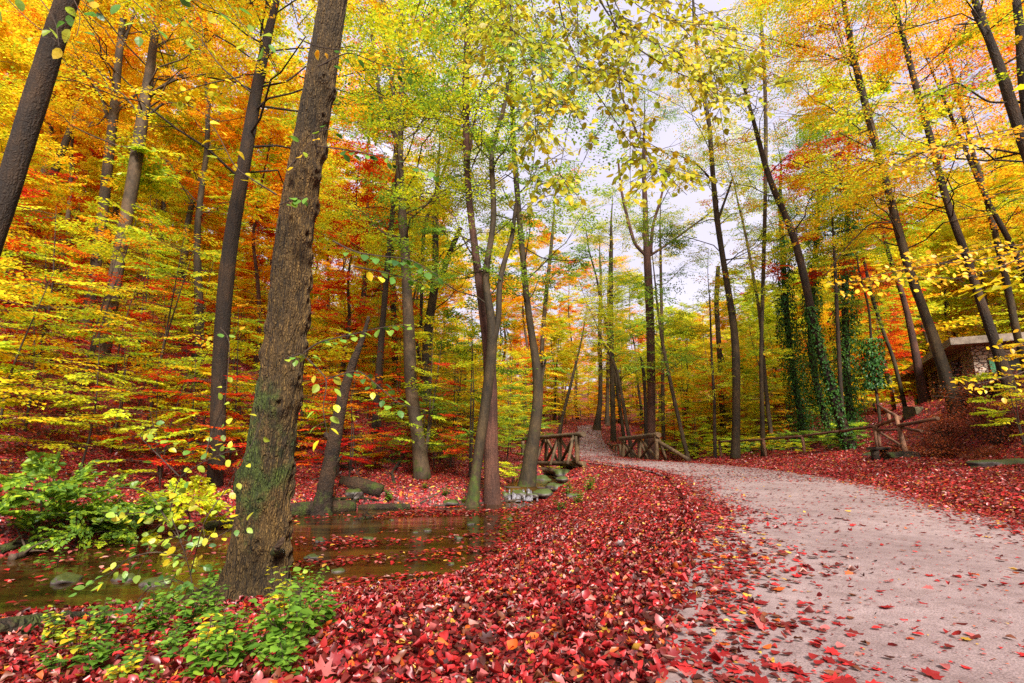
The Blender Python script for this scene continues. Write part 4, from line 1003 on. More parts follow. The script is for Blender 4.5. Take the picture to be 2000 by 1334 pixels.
one_shrub(745, 900, SAPS[4], .9, 'lime', 'beech_sapling', 'pale lime sapling in front of the pale trunk foot', 'sapling')
one_shrub(860, 905, SAPS[4], .9, 'lime', 'beech_sapling', 'lime sapling right of the pale trunk foot', 'sapling')
one_shrub(1095, 930, LOWS[2], .8, 'lime', 'low_plant', 'small pale plant in the rocks under the bridge', 'plant')
for px, py in ((960, 940), (700, 925), (1000, 945)):
    one_shrub(px, py, LOWS[1], .8, 'lime', 'low_shrub', dict([(960, 'low pale shrub at the foot of the crossed trunks'), (700, 'low pale shrub behind the dead tree'), (1000, 'low pale shrub between crossed trunks and crooked trunk')])[px])

# brown brush mounds on the bank before the hut
def brush(k):
    mb, lv = MB(), Leaves()
    for _ in range(120):
        a, ph = R.uniform(0, 6.28), R.uniform(.15, 1.5); d = A([math.cos(a) * math.cos(ph), math.sin(a) * math.cos(ph), math.sin(ph)])
        e_ = d * A([1.5, 1.3, 1.25]) * R.uniform(.75, 1.05); p = bez(A([d[0] * .2, d[1] * .2, -.2]), e_, .2, 7); p[1:-1] += R.normal(0, .04, (5, 3))
        mb.add(*tube(p, np.linspace(.012, .003, 7), 3, cap=False))
        m = 34; t = R.uniform(.45, 1.05, m)[:, None]
        P = e_ * t + R.normal(0, .13, (m, 3)); P = P[P[:, 2] > 0]
        lv.add(L4, P, norm(R.normal(0, 1, P.shape) + d * .6 + A([0, 0, -.3])), norm(d + A([0, 0, .6]) + R.normal(0, .5, P.shape)), R.uniform(.04, .075, len(P)))
    return mb.mesh('stem'), lv.mesh('foliage')
BR = [brush(0), brush(1)]
for k, (x, y, s, lab) in enumerate([(13.0, 15.8, .95, 'reddish brown brushwood mound above the stone slab'), (14.3, 15.6, 1.05, 'dark brown brushwood mound filling the bank by the picture edge'), (14.2, 17.0, .9, 'brown brushwood around the foot of the slanting trunk'),
                                    (12.6, 13.9, .55, 'low brown brushwood at the foot of the bank'), (16.9, 17.6, .9, 'brown brushwood behind the dark slanting trunk'), (12.6, 17.0, .6, 'small brown brushwood clump near the rail ends'), (13.6, 14.3, .9, 'twiggy brown brushwood low over the stone slab'), (15.7, 16.6, 1.15, 'tall brown brushwood at the picture edge below the hut'), (15.6, 17.4, .8, 'brown brushwood below the hut corner')]):
    put(BR[k % 2], 'brown_brush', ('stem', 'foliage'), (x, y, tz(x, y) - .1), k * 1.3, s, LM['brush'], BM['twig'], lab, 'shrub', None).scale = (s, s, s * (.72 if x > 13.2 else .6))
for k, (x, y, s, pal, lab) in enumerate([(12.6, 12.8, .8, 'lime', 'lime sapling in front of the brown brush'), (13.9, 13.4, .7, 'gold', 'golden sapling over the brown brush at the picture edge')]):
    put(SAPS[k % 3], 'beech_sapling', ('stem', 'foliage'), (x, y, tz(x, y) + .05), k * 2.1, s, LM[pal], BM['twig'], lab, 'sapling', None)

# ------------------------------------------------------------------ bridge, fences, bench
def logs(lst, r=None):
    mb = MB()
    return mb
def log_obj(name, a, b, r, mat, parent, off, r2=None, n=10):
    a, b = A(a, float), A(b, float); m = max(3, int(np.linalg.norm(b - a) / .35) + 2)
    P = a + (b - a) * np.linspace(0, 1, m)[:, None]; P[1:-1] += R.normal(0, r * .07, (m - 2, 3))
    rr = np.linspace(r, r2 or r * .92, m) * (1 + R.normal(0, .03, m))
    V, F = tube(P - A(off), rr, n, rough=.03)
    mb = MB().add(V, F); me = mb.mesh(name, True)
    me.polygons.foreach_set('use_smooth', A([len(p.vertices) == 4 for p in me.polygons]))
    return link(name, me, mat, parent)

def bridge():
    o = A([4.2, 23.4, .2]); e = empty('footbridge', o, 'rustic log footbridge with crossed-brace railings over the stream', 'bridge')
    BW = BM['bridge']
    # deck: transverse logs between two beams, hidden below the path surface
    def side(f): return A([2.95, 19.9, .02]) * (1 - f) + A([.95, 28.2, .16]) * f
    mb = MB()
    for k in range(34):
        f = k / 33; a = A([2.62 - .2 * f * 3.2, 19.6 + f * 7.0, 0]); a[2] = float(zroad(a[1])) - .13
        b = A([6.9, a[1] + .4, a[2]]); mb.add(*tube(A([a, b]) - o, .085, 8))
    link('deck', mb.mesh('deck', True), BW, e)
    log_obj('beam', at(1042, 916, 24.5), at(1125, 925, 20.2), .13, BW, e, o)
    log_obj('edge_beam', at(1040, 905, 24.8), at(1141, 905.5, 19.6), .10, BW, e, o)
    log_obj('beam', A([6.95, 23, -.02]), A([6.7, 31.5, .1]), .14, BW, e, o)
    # stream-side railing
    h = log_obj('handrail', at(1140, 848, 19.5), at(1008, 858.5, 28.6), .10, BW, e, o)
    for px, t, b, Y in ((1127, 852, 905, 20), (1094, 856, 908, 22), (1067, 858, 908, 24.2), (1021, 861, 905, 28)):
        log_obj('post', at(px, t, Y), at(px, b, Y), .095, BW, h, o)
    for x0, y0, Y0, x1, y1, Y1 in ((1121, 851, 20.3, 1108, 907, 19.9), (1091, 854, 22.2, 1075, 908, 21.8), (1063, 856, 24.4, 1045, 907, 24.0), (1094, 857, 22, 1124, 903, 20.2), (1118, 858, 20.2, 1096, 903, 21.9),
                                   (1069, 859, 24, 1090, 902, 22.3), (1089, 860, 22.3, 1066, 903, 24.1)):
        log_obj('brace', at(x0, y0, Y0), at(x1, y1, Y1), .065, BW, h, o)
    # railing on the other side
    h = log_obj('handrail', at(1287, 849.5, 23.8), at(1210, 857.5, 30.5), .12, BW, e, o)
    for px, t, Y in ((1217, 860, 30), (1249, 856, 27), (1283, 852, 24)):
        log_obj('post', at(px, t, Y), at(px, 900, Y), .105, BW, h, o)
    for x0, y0, Y0, x1, y1, Y1 in ((1214, 860, 30, 1248, 896, 27.1), (1245, 858, 27.2, 1218, 896, 29.9), (1250, 858, 26.8, 1284, 896, 24.1), (1279, 857, 24.2, 1251, 896, 26.9),
                                   (1220, 868, 30.2, 1231, 897, 30.4), (1252, 866, 27.3, 1265, 897, 27.5), (1286, 856, 24, 1301, 898, 24.3)):
        log_obj('brace', at(x0, y0, Y0), at(x1, y1, Y1), .07, BW, h, o)
    log_obj('sloping_rail', at(1286, 863, 24), at(1345, 898, 22.2), .09, BW, e, o)
bridge()

def fence_small():
    o = at(1200, 890, 33); e = empty('path_fence', o, 'low weathered rail fence climbing beside the far path', 'fence')
    pts = [(1211, 869, 31), (1203, 869, 33), (1195, 871, 36), (1187, 866, 39), (1180, 860, 42), (1177, 853, 44), (1180, 845, 47), (1182, 838, 50)]
    P = [at(*p) for p in pts]
    for a, b in zip(P[:-1], P[1:]): log_obj('rail', a, b, .06, BM['bridge'], e, o)
    for p in P: log_obj('post', p, A([p[0], p[1], min(tz(p[0], p[1]), p[2] - .7) - .1]), .075, BM['bridge'], e, o)
fence_small()

def fence_long():
    W_ = BM['log']; o = at(1570, 888, 23.5)
    e = empty('rail_fence', o, 'long rustic fence of single thin rails behind the red leaves', 'fence')
    P = [at(1404, 863, 28), at(1495, 858, 25.4), at(1568, 851.5, 23.5), at(1640, 842, 21.8), at(1713, 832, 20)]
    for a, b in zip(P[:-1], P[1:]): log_obj('rail', a, b, .055, W_, e, o, .052)
    for (px, t, b, Y) in ((1405, 864, 900, 28), (1491, 859, 898, 25.4), (1567, 853, 890, 23.5), (1708, 835, 874, 19.9)):
        log_obj('post', at(px, t, Y), at(px + 6, b + 3, Y), .068, W_, e, o)
    o2 = at(1768, 885, 16.5); e2 = empty('fence_corner', o2, 'braced log corner post with rails meeting beside the small bench', 'fence')
    log_obj('post', at(1750, 812, 16.6), at(1770, 890, 16.2), .055, W_, e2, o2, .085)
    log_obj('post', at(1713, 833, 19.6), at(1719, 872, 19.4), .055, W_, e2, o2)
    log_obj('post', at(1735, 806, 19), at(1739, 830, 19), .06, W_, e2, o2)
    for a, b, r in ((at(1712, 832, 19.9), at(1757, 816, 16.6), .06), (at(1757, 817, 16.6), at(1716, 792, 21), .055), (at(1754, 832, 16.5), at(1832, 817, 14.8), .055),
                    (at(1760, 835, 16.5), at(1800, 842, 15.2), .045), (at(1713, 840, 19.4), at(1757, 839, 16.6), .045), (at(1715, 843, 19.3), at(1762, 871, 16.5), .045), (at(1735, 868, 18), at(1762, 872, 16.5), .045)):
        log_obj('rail', a, b, r, W_, e2, o2)
fence_long()

def bench():
    g = ground_at(1720, 897); o = g.copy(); o[2] = tz(o[0], o[1])
    e = empty('log_bench', o, 'small log bench with a thick slab seat on the red leaves', 'bench', rz=.35)
    mb = MB(); n = 9; xs = np.linspace(-.36, .36, n)
    V = []
    for x in xs:
        for y, z in ((-.17, .34), (-.15, .30), (.15, .29), (.18, .34), (.15, .39), (-.14, .385)): V.append((x, y * (1 + R.normal(0, .05)), z + R.normal(0, .006)))
    V = A(V); i = np.arange(n - 1)[:, None] * 6; j = np.arange(6)[None]; k = (j + 1) % 6
    mb.add(V, [np.stack([i + j, i + 6 + j, i + 6 + k, i + k], -1).reshape(-1, 4), A([[0, 1, 2, 3, 4, 5], [(n - 1) * 6 + q for q in (5, 4, 3, 2, 1, 0)]])])
    link('seat', mb.mesh('seat'), BM['rot'], e)
    for x in (-.22, .22): link('leg', MB().add(*tube(A([(x, 0, -.1), (x, 0, .15), (x, 0, .295)]), [.13, .115, .12], 12, rough=.06)).mesh('leg', True), BM['rot'], e)
    return o
bench()

def lump(seed, sx, sy, sz, n=18, rough=.35):
    r = np.random.default_rng(seed); th = np.linspace(0, math.pi, n); ph = np.arange(n * 2) * math.pi / n
    t, p = np.meshgrid(th, ph, indexing='ij')
    D = np.stack([np.sin(t) * np.cos(p), np.sin(t) * np.sin(p), np.cos(t)], -1)
    q = vnoise(D * 1.6 + r.uniform(0, 30, 3)); q2 = vnoise(D * 5 + r.uniform(0, 30, 3))
    V = (D * (1 + rough * (q[..., None] - .5) * 2 + .12 * (q2[..., None] - .5))) * A([sx, sy, sz])
    V = np.sign(V) * np.abs(V) ** .92
    m = 2 * n; i = np.arange(n - 1)[:, None] * m; j = np.arange(m)[None]; k = (j + 1) % m
    return make_mesh('rock', V.reshape(-1, 3), [np.stack([i + j, i + m + j, i + m + k, i + k], -1).reshape(-1, 4)], smooth=True)
ROCKS = [lump(k, 1, .8, .6) for k in range(5)]
for m_ in ROCKS: m_.materials.append(M_ROCK)

def rock(px, py, wpx, label, group=None, water=True, k=0, pos=None):
    if pos is None:
        v = (py - 667) / 1000.0; s = SP - v * CP
        if water: t = (-.8 - EYE) / s; p = A([(px - 1000) / 1000 * t, t * (CP + v * SP), -.8])
        else: p = ground_at(px, py)
        r = wpx / 2 * np.linalg.norm(p - A([0, 0, EYE])) / 1000.0
    else: p, r = pos, wpx
    o = link('rock', ROCKS[k % 5], None, loc=tuple(p)); o.scale = (r * .8, r * .8, r * .62); o.rotation_euler = (0, 0, R.uniform(0, 6))
    tag(o, label, 'rock', group)
for k, (x, y, w, lab) in enumerate([(835, 1037, 22, 'mossy green-topped rock in mid stream'), (812, 1040, 12, 'tiny mossy stone beside the mid-stream rock'), (625, 1058, 32, 'moss-covered rock near the mossy tree, in the water'),
    (720, 1054, 30, 'bare grey rock breaking the water below the far-bank log'), (660, 1116, 26, 'dark wet stone alone in the near water'), (920, 1024, 22, 'dark rock in the leaf drift below the cascade'), (895, 1052, 24, 'half-buried rock in the floating leaf band'),
    (610, 1090, 30, 'dark rock with drifted leaves close to the mossy trunk'), (85, 1195, 34, 'dark stone breaking the stream at the picture edge'), (305, 1140, 48, 'pale flat rock in the stream behind the yellow sprig'), (245, 1132, 40, 'wet stone in the ripple left of the pale flat rock'),
    (130, 1135, 46, 'flat leaf-strewn stone in the rippled water'), (995, 1015, 18, 'green-topped stone at the leafy near bank'), (765, 1016, 12, 'tiny stone along the far water line'), (880, 1102, 18, 'small dark stone in the reflecting pool')]):
    rock(x, y, w, lab, k=k)
for k, (x, y, w, lab) in enumerate([(600, 1022, 44, 'big mossy rock under the far-bank log end'), (720, 1012, 20, 'mossy stone at the far water line'), (880, 988, 34, 'mossy rock at the foot of the curved trunk'), (690, 965, 50, 'long mossy boulder in the branch debris'),
    (1005, 968, 36, 'dark rock above the cascade'), (1045, 962, 30, 'wet rock between cascade and leaf bank'), (1075, 930, 46, 'grey rock in the shade under the bridge'), (1098, 946, 28, 'brown rock on the leafy slope below the bridge'), (1118, 970, 34, 'mossy rock with plants on the leaf bank'),
    (90, 1095, 40, 'mossy rock at the far water edge, picture side'),  (1700, 890, 24, 'small rock behind the log bench')]):
    rock(x, y, w, lab, water=False, k=k + 2)

for k, (x, y, z, r, lab) in enumerate([(-.62, 17.25, -.66, .26, 'dark wet rock at the far end of the cascade'), (-.2, 17.12, -.68, .22, 'rounded wet rock splitting the cascade'), (.22, 17.2, -.66, .27, 'broad wet rock in the middle of the cascade'),
    (.62, 17.1, -.69, .2, 'small wet rock low in the cascade'), (1.0, 17.25, -.62, .3, 'brown rock closing the cascade at the leafy bank'), (1.5, 17.5, -.45, .34, 'big brown rock above the cascade on the leafy side'), (-1.05, 17.3, -.58, .3, 'leaf-topped rock closing the cascade by the crossed trunks'),
    (1.2, 20.6, -.45, .42, 'grey boulder in the shade below the bridge'), (2.1, 21.0, -.2, .5, 'large grey boulder against the bridge beam')]):
    rock(0, 0, r / .8 * 1.05, lab, k=k, pos=A([x, y, z]))

def stump():
    p = at(1765, 893, 16.0); p[2] = tz(p[0], p[1]); e = empty('rotten_stump', p, 'rotting root stump at the foot of the corner post', 'stump')
    me = lump(31, .34, .22, .16, 24, .8); o = link('root_mass', me, BM['rot'], e); me.materials.clear(); me.materials.append(BM['rot']); o.location = (0, 0, .06)
    mb = MB()
    for k in range(9):
        a = R.uniform(0, 6.28); q = A([(0, 0, .12), (math.cos(a) * .3, math.sin(a) * .25, .12), (math.cos(a) * .62, math.sin(a) * .4, -.05)])
        mb.add(*tube(resample(q, 7), np.linspace(.06, .015, 7), 6, rough=.1))
    link('root', mb.mesh('root', True), BM['rot'], e)
stump()

def fallen(name, pts, mat, label, cat='log', twigs=0, n=14, stick=True):
    """pts: (px, py, width px) on the ground"""
    P, r = [], []
    for x, y, w in pts:
        g = ground_at(x, y); rr = w / 2 * np.linalg.norm(g - A([0, 0, EYE])) / 1000; g[2] = max(g[2], -.8) + rr * .6; P.append(g); r.append(rr)
    L = resample(np.column_stack([A(P), A(r)]), max(8, 5 * len(pts))); o0 = L[0, :3].copy()
    mb = MB(); mb.add(*tube(L[:, :3] - o0, L[:, 3], n, rough=.1))
    for _ in range(twigs):
        i = R.integers(2, len(L) - 1); d = norm(A([R.normal(), R.normal(), abs(R.normal()) * .6])) * R.uniform(.2, .8)
        q = bez(L[i, :3], L[i, :3] + d, .05, 5) - o0; mb.add(*tube(q, np.linspace(L[i, 3] * .5, .003, 5), 4, cap=False))
    tag(link(name, mb.mesh(name, True), mat, loc=tuple(o0)), label, cat)
fallen('fallen_log', [(560, 1012, 26), (600, 1012, 27), (650, 1010, 25), (690, 1008, 22)], BM['rot'], 'thick mossy log lying along the far water edge')
fallen('fallen_log', [(700, 1003, 10), (740, 1005, 13), (800, 1008, 12)], BM['rot'], 'slim dark log end reaching the far water line')
fallen('fallen_log', [(400, 1035, 14), (470, 1030, 14), (540, 1026, 12)], BM['rot'], 'dark log behind the big mossy trunk')
fallen('fallen_log', [(-60, 1262, 34), (60, 1240, 30), (150, 1225, 24), (250, 1212, 16)], BM['rot'], 'dark wet mossy log along the near water edge')
fallen('fallen_log', [(668, 948, 20), (700, 958, 28), (745, 972, 24)], BM['rot'], 'short mossy log in the debris behind the dead tree')
for k, (a, lab) in enumerate([([(560, 890, 6), (620, 905, 7), (690, 920, 6)], 'long pale branch lying on the red slope behind the mossy tree'), ([(690, 880, 9), (760, 905, 7), (830, 912, 4)], 'fallen bough on the red slope toward the pale trunk'),
    ([(640, 985, 6), (690, 975, 5), (740, 985, 4)], 'bare branch in front of the dead tree'), ([(700, 940, 5), (745, 960, 5), (790, 990, 4)], 'bare branch sloping to the far water line'), ([(770, 945, 6), (765, 925, 5), (790, 890, 4)], 'crooked pale branch among the red leaves'),
    ([(850, 998, 5), (940, 993, 5), (1040, 996, 5)], 'long thin branch lying across the stream below the cascade'), ([(0, 1080, 12), (40, 1075, 10), (80, 1068, 6)], 'brown branch on the debris at the picture edge'), ([(15, 1130, 10), (40, 1110, 9), (55, 1070, 6)], 'bent driftwood branch rising by the picture edge'),
    ([(590, 1000, 5), (650, 985, 5), (700, 985, 4)], 'thin stick over the log at the far bank'), ([(820, 985, 4), (860, 965, 4), (890, 940, 3)], 'thin stick leaning up the bank beside the curved trunk'), ([(700, 1045, 6), (730, 1040, 5)], 'short dark stick caught on the bare rock'),
    ([(610, 940, 5), (660, 930, 4), (720, 950, 4)], 'twiggy branch heaped against the dead tree')]):
    fallen('fallen_branch', a, BM['twig'] if k % 2 else BM['rot'], lab, 'branch', twigs=4 + k % 3, n=7)

def slab():
    p = ground_at(1965, 910); me = lump(53, .85, .3, .13, 22, .3); me.materials.append(M_ROCK)
    tag(link('stone_slab', me, None, loc=tuple(p)), 'flat grey stone slab half covered by leaves at the picture edge', 'slab')
slab()

# kerb stones along the camera side of the path
def kerbs():
    L = resample(ROAD_L[:7], 400); d = np.concatenate([[0], np.cumsum(np.linalg.norm(np.diff(L, axis=0), axis=1))])
    for k in range(7):
        s0 = 3.2 + k * .86; a, b = (A([np.interp(s, d, L[:, 0]), np.interp(s, d, L[:, 1])]) for s in (s0, s0 + .82))
        c = (a + b) / 2; rz = math.atan2(b[1] - a[1], b[0] - a[0])
        V, F = box(-.41, .41, -.07, .07, -.12, .005)
        V = V + R.normal(0, .003, V.shape)
        o = link('kerb_stone', MB().add(V, F).mesh('kerb_stone'), M_KERB, loc=(c[0], c[1], float(zroad(c[1])) + .012)); o.rotation_euler = (R.normal(0, .02), 0, rz)
        tag(o, 'pinkish kerb stone partly buried in leaves along the path edge', 'kerb stone', 'kerb stones along the path edge')
kerbs()

# ------------------------------------------------------------------ stone hut
def hut():
    a = A([22.3, 24.4]); b = A([29.0, 37.0]); u = (b - a) / np.linalg.norm(b - a); n = A([-u[1], u[0]]); s = -n     # u: along the porch front, s: back into the bank
    Lf = float(np.linalg.norm(b - a)); zb, zt = 2.75, 5.75
    e = empty('stone_hut', (a[0], a[1], zb), 'low stone hut with flat concrete roof, porch pillars and green shutters', 'hut')
    def W2(p, q, z): return A([u[0] * p + s[0] * q, u[1] * p + s[1] * q, z - zb])
    def bx(name, p0, p1, q0, q1, z0, z1, mat, par=e):
        V, F = box(p0, p1, q0, q1, z0, z1); V = A([W2(*v) for v in V]); return link(name, MB().add(V, [f[:, ::-1] for f in F]).mesh(name), mat, par)
    H = zt
    bx('wall', 0, 2.0, 0, 9, zb - 1.4, H, M_STONE)                       # near block
    bx('wall', Lf - 3.2, Lf, 0, 9, zb - 1.4, H - .02, M_STONE)           # far block
    bx('back_wall', 2.0, Lf - 3.2, 3.0, 9, zb - 1.4, H - .04, M_STONE)    # behind the porch
    bx('porch_floor', 2.0, Lf - 3.2, 0.02, 3.0, zb - 1.2, zb + .25, M_CONC)
    for p in (4.2, 6.6, 9.0):
        bx('pillar', p - .4, p + .4, .02, .8, zb + .25, H - .25, M_STONE)
    bx('beam', 2.0, Lf - 3.2, .05, .6, H - .25, H - .005, M_CONC)
    bx('doorway', 6.4, 7.3, 2.97, 3.02, zb + .25, zb + 2.2, M_DARK)
    r = bx('roof', -.7, Lf + .9, -.8, 9.5, H, H + .16, M_CONC)
    bx('fascia', -.82, Lf + 1.0, -.92, -.8, H - .04, H + .30, M_CONC); bx('fascia', -.82, -.7, -.8, 9.6, H - .04, H + .30, M_CONC)
    # window with one open bright shutter on the far block's front
    w = bx('window', Lf - 2.4, Lf - 1.2, -.03, .02, zb + .55, zb + 2.0, M_DARK)
    bx('shutter', Lf - 3.0, Lf - 2.42, -.10, -.05, zb + .5, zb + 2.05, M_SHUT2); bx('shutter', Lf - 1.18, Lf - .6, -.10, -.05, zb + .5, zb + 2.05, M_SHUT)
    # window with shutter on the end wall that faces the path
    bx('window', -.03, .02, 1.2, 2.2, zb + 1.0, zb + 2.2, M_DARK)
    bx('shutter', -.09, -.04, .55, 1.18, zb + .95, zb + 2.25, M_SHUT); bx('shutter', -.09, -.04, 2.22, 2.85, zb + .95, zb + 2.25, M_SHUT)
hut()
def mossy_wall():
    p = at(1822, 808, 20.5); mb = MB(); n = 14
    me = lump(77, 1.0, .5, .55, 24, .25); me.materials.clear(); me.materials.append(M_MOSSY)
    V, F = box(-.9, .9, -.35, .35, -1.2, .25)
    xs = np.linspace(-.95, .95, 20); V = []
    for x in xs:
        for y, z in ((-.36, -1.2), (-.38, -.3), (-.36, .18), (-.2, .27), (.2, .27), (.36, .15), (.38, -1.2)): V.append((x, y + R.normal(0, .03), z + R.normal(0, .03)))
    i = np.arange(19)[:, None] * 7; j = np.arange(7)[None]; k = (j + 1) % 7
    mb.add(A(V), [np.stack([i + j, i + 7 + j, i + 7 + k, i + k], -1).reshape(-1, 4), A([[6, 5, 4, 3, 2, 1, 0], [133 + q for q in range(7)]])])
    tag(link('mossy_wall', mb.mesh('mossy_wall'), M_MOSSY, loc=tuple(p)), 'low mossy wall block before the hut porch', 'wall')
mossy_wall()

# ------------------------------------------------------------------ overhanging branches near the camera
T10 = [leaf10(c, b, f) for c, b, f in ((0, -.15, .1), (.1, -.35, .15), (.05, -.1, .2), (-.1, .2, .05))]
def hang(lv, tw, q, n, pal0, size, spread=.12, droop=.5, r0=.009, off=0):
    """leaves in two rows along a twig line q (already resampled, local)"""
    m = len(q); tw.add(*tube(q, np.linspace(r0, .0025, m), 5, cap=False))
    t = np.sort(R.uniform(off, 1, n)) * (m - 1); i0 = np.minimum(t.astype(int), m - 2); fr = (t - i0)[:, None]
    P = q[i0] * (1 - fr) + q[i0 + 1] * fr; T = norm(q[i0 + 1] - q[i0]); sd = np.where(R.random(n) < .5, 1, -1)[:, None]
    Sd = norm(np.cross(T, A([0, -.6, .8]))) * sd
    ln_ = R.uniform(.01, spread, (n, 1)); P2 = P + Sd * ln_ + A([0, 0, -.5]) * ln_ * R.random((n, 1)) + R.normal(0, .03, (n, 3))
    for p0, p1 in zip(P, P2): tw.add(*tube(A([p0, p1]), [.0016, .001], 3, cap=False))
    D = norm(T * R.uniform(0, .7, (n, 1)) + Sd * .8 + A([0, 0, -droop]) + R.normal(0, .35, (n, 3)))
    N = norm(A([0, -.6, .8]) + R.normal(0, .5, (n, 3)))
    rn = np.clip(pal0 + R.normal(0, .2, n), 0, 1); tt = R.integers(len(T10), size=n)
    for k in range(len(T10)):
        mk = tt == k; lv.add(T10[k], P2[mk], D[mk], N[mk], R.uniform(.7, 1.15, mk.sum()) * size, rn[mk])

def overhang():
    base = A([-3.2, -3.0, 0.0]); base[2] = tz(base[0], base[1])
    e = empty('overhanging_beech', base, 'yellow-leaved branches hanging in from above over the path', 'tree')
    tr, tw, lv = MB(), MB(), Leaves()
    trunk = resample(A([(-3.2, -3.0, -.3, .3), (-3.1, -3, 2, .24), (-2.9, -2.9, 5, .2), (-2.8, -2.8, 8, .15), (-2.6, -2.8, 11, .05)]) + A([0, 0, base[2], 0]), 24)
    tr.add(*tube(trunk[:, :3] - base, trunk[:, 3], 14, rough=.04))
    hub = at(1120, -300, 4.6)
    tr.add(*tube(bez(A([-2.85, -2.85, 5.8]), hub, .5, 14) - base, np.linspace(.11, .035, 14), 9))
    main = [([(1090, -150), (1175, 8), (1200, 45), (1235, 90), (1280, 116), (1320, 142), (1370, 160), (1440, 195), (1480, 222)], 4.4, 70, .015),
            ([(1130, -160), (1200, 45), (1210, 90), (1207, 150), (1215, 200), (1240, 250), (1260, 290), (1280, 335), (1312, 385)], 4.4, 60, .013),
            ([(1060, -170), (1095, 25), (1110, 80), (1130, 130), (1160, 175), (1195, 225), (1230, 280), (1270, 322), (1310, 340)], 4.6, 70, .013),
            ([(1130, 130), (1120, 190), (1105, 270), (1090, 350), (1075, 392)], 4.6, 40, .008),
            ([(980, -170), (1000, 50), (1025, 120), (1040, 175), (1047, 240), (1045, 310), (1030, 372), (1018, 400)], 4.5, 54, .011),
            ([(1080, -150), (1115, 30), (1165, 90), (1200, 145), (1222, 205), (1250, 270)], 4.9, 56, .010),
            ([(1150, -150), (1210, 30), (1250, 60), (1265, 82), (1300, 88), (1340, 110)], 4.2, 40, .010),
            ([(1200, -160), (1290, 10), (1340, 60), (1380, 110), (1400, 160), (1402, 200)], 4.8, 70, .010),
            ([(1250, -150), (1350, 20), (1400, 70), (1440, 120), (1460, 160)], 4.6, 60, .010),
            ([(960, -150), (985, 60), (960, 110), (955, 160), (975, 200)], 4.9, 40, .009),
            ([(1020, -150), (1040, 20), (1060, 70), (1055, 130), (1075, 200), (1085, 240)], 4.4, 50, .009),
            ([(1120, -150), (1240, 10), (1300, 40), (1360, 50), (1420, 70)], 4.3, 50, .009),
            ([(900, -150), (930, 10), (960, 40), (1010, 60), (1060, 60)], 4.7, 50, .009)]
    for pts, Y, n, r0 in main:
        q = resample(A([hub] + [at(x, y, Y + .3 * math.sin(i * 1.3)) for i, (x, y) in enumerate(pts)]), 40) - base
        hang(lv, tw, q, n, .5, .085, .14, .6, r0, off=.25)
        for _ in range(15):          # side twigs
            i = R.integers(14, 38); T = norm(q[min(i + 1, 39)] - q[i - 1]); sd = 1 if R.random() < .5 else -1
            d = norm(T * .8 + sd * norm(np.cross(T, A([0, -1, .2]))) * .9 + R.normal(0, .25, 3) + A([0, 0, -.25])); ln_ = R.uniform(.25, .7)
            s = bez(q[i], q[i] + d * ln_, .02, 8); hang(lv, tw, s, int(7 + 14 * ln_), .5, .08, .09, .6, .004)
    link('trunk', tr.mesh('trunk', True), BM['dark'], e); link('branch', tw.mesh('branch'), BM['twig'], e); link('foliage', lv.mesh('foliage'), LM['canopy'], e)
    # a second leafy bough reaching in over the hut
    base2 = A([12.5, 5.5, 0]); base2[2] = tz(12.5, 5.5)
    e = empty('overhanging_beech', base2, 'orange-yellow bough sweeping in from the picture edge before the hut', 'tree')
    tr, tw, lv = MB(), MB(), Leaves()
    trunk = resample(A([(12.5, 5.5, -.3, .25), (12.4, 5.6, 3, .2), (12.2, 5.8, 7, .15), (12, 6, 10, .04)]) + A([0, 0, base2[2], 0]), 20)
    tr.add(*tube(trunk[:, :3] - base2, trunk[:, 3], 12, rough=.04))
    tr.add(*tube(bez(A([12.4, 5.6, 3.0 + base2[2]]), at(2060, 470, 8.5), .2, 10) - base2, np.linspace(.07, .025, 10), 7)); tr.add(*tube(bez(A([12.3, 5.7, 5.0 + base2[2]]), at(2060, 240, 8.5), .2, 10) - base2, np.linspace(.07, .025, 10), 7))
    for pts, Y, n in [([(2060, 470), (1980, 495), (1900, 510), (1830, 515), (1770, 525), (1700, 540), (1620, 560)], 8.5, 170), ([(2060, 470), (1960, 520), (1880, 545), (1800, 540), (1740, 545), (1680, 560)], 8.3, 120),
                      ([(2060, 240), (1980, 262), (1900, 275), (1840, 285), (1790, 300), (1740, 330)], 8.5, 150), ([(2060, 240), (1990, 250), (1930, 262), (1870, 275), (1830, 310)], 8.2, 100), ([(2060, 470), (2000, 478), (1940, 482), (1880, 495), (1800, 512), (1760, 500)], 8.8, 110),
                      ([(2060, 700), (1990, 730), (1930, 745), (1870, 758)], 8.8, 50), ([(2060, 640), (2010, 665), (1960, 690)], 9.0, 30)]:
        q = resample(A([at(x, y, Y) for x, y in pts]), 30) - base2; hang(lv, tw, q, n, .55, .10, .3, .15, .012)
    tr.add(*tube(bez(A([12.45, 5.6, 1.8 + base2[2]]), at(2060, 700, 8.8), .1, 8) - base2, np.linspace(.05, .02, 8), 7)); tr.add(*tube(bez(A([12.45, 5.6, 2.3 + base2[2]]), at(2060, 640, 9.0), .1, 8) - base2, np.linspace(.05, .02, 8), 7))
    link('trunk', tr.mesh('trunk', True), BM['dark'], e); link('branch', tw.mesh('branch'), BM['twig'], e); link('foliage', lv.mesh('foliage'), LM['gold2'], e)
    # third: a sprig from the leaning dark trunk, upper corner
    base3 = at(-120, 860, 7.5) * 1.0; base3 = A([-4.6, 2.2, 0]); base3[2] = tz(-4.6, 2.2)
    e = empty('overhanging_beech', base3, 'green and yellow sprig hanging before the dark leaning trunk', 'tree')
    tr, tw, lv = MB(), MB(), Leaves()
    trunk = resample(A([(-4.6, 2.2, -.3, .12), (-4.6, 2.3, 2, .1), (-4.4, 2.4, 5, .06), (-4.3, 2.5, 7, .02)]) + A([0, 0, base3[2], 0]), 16)
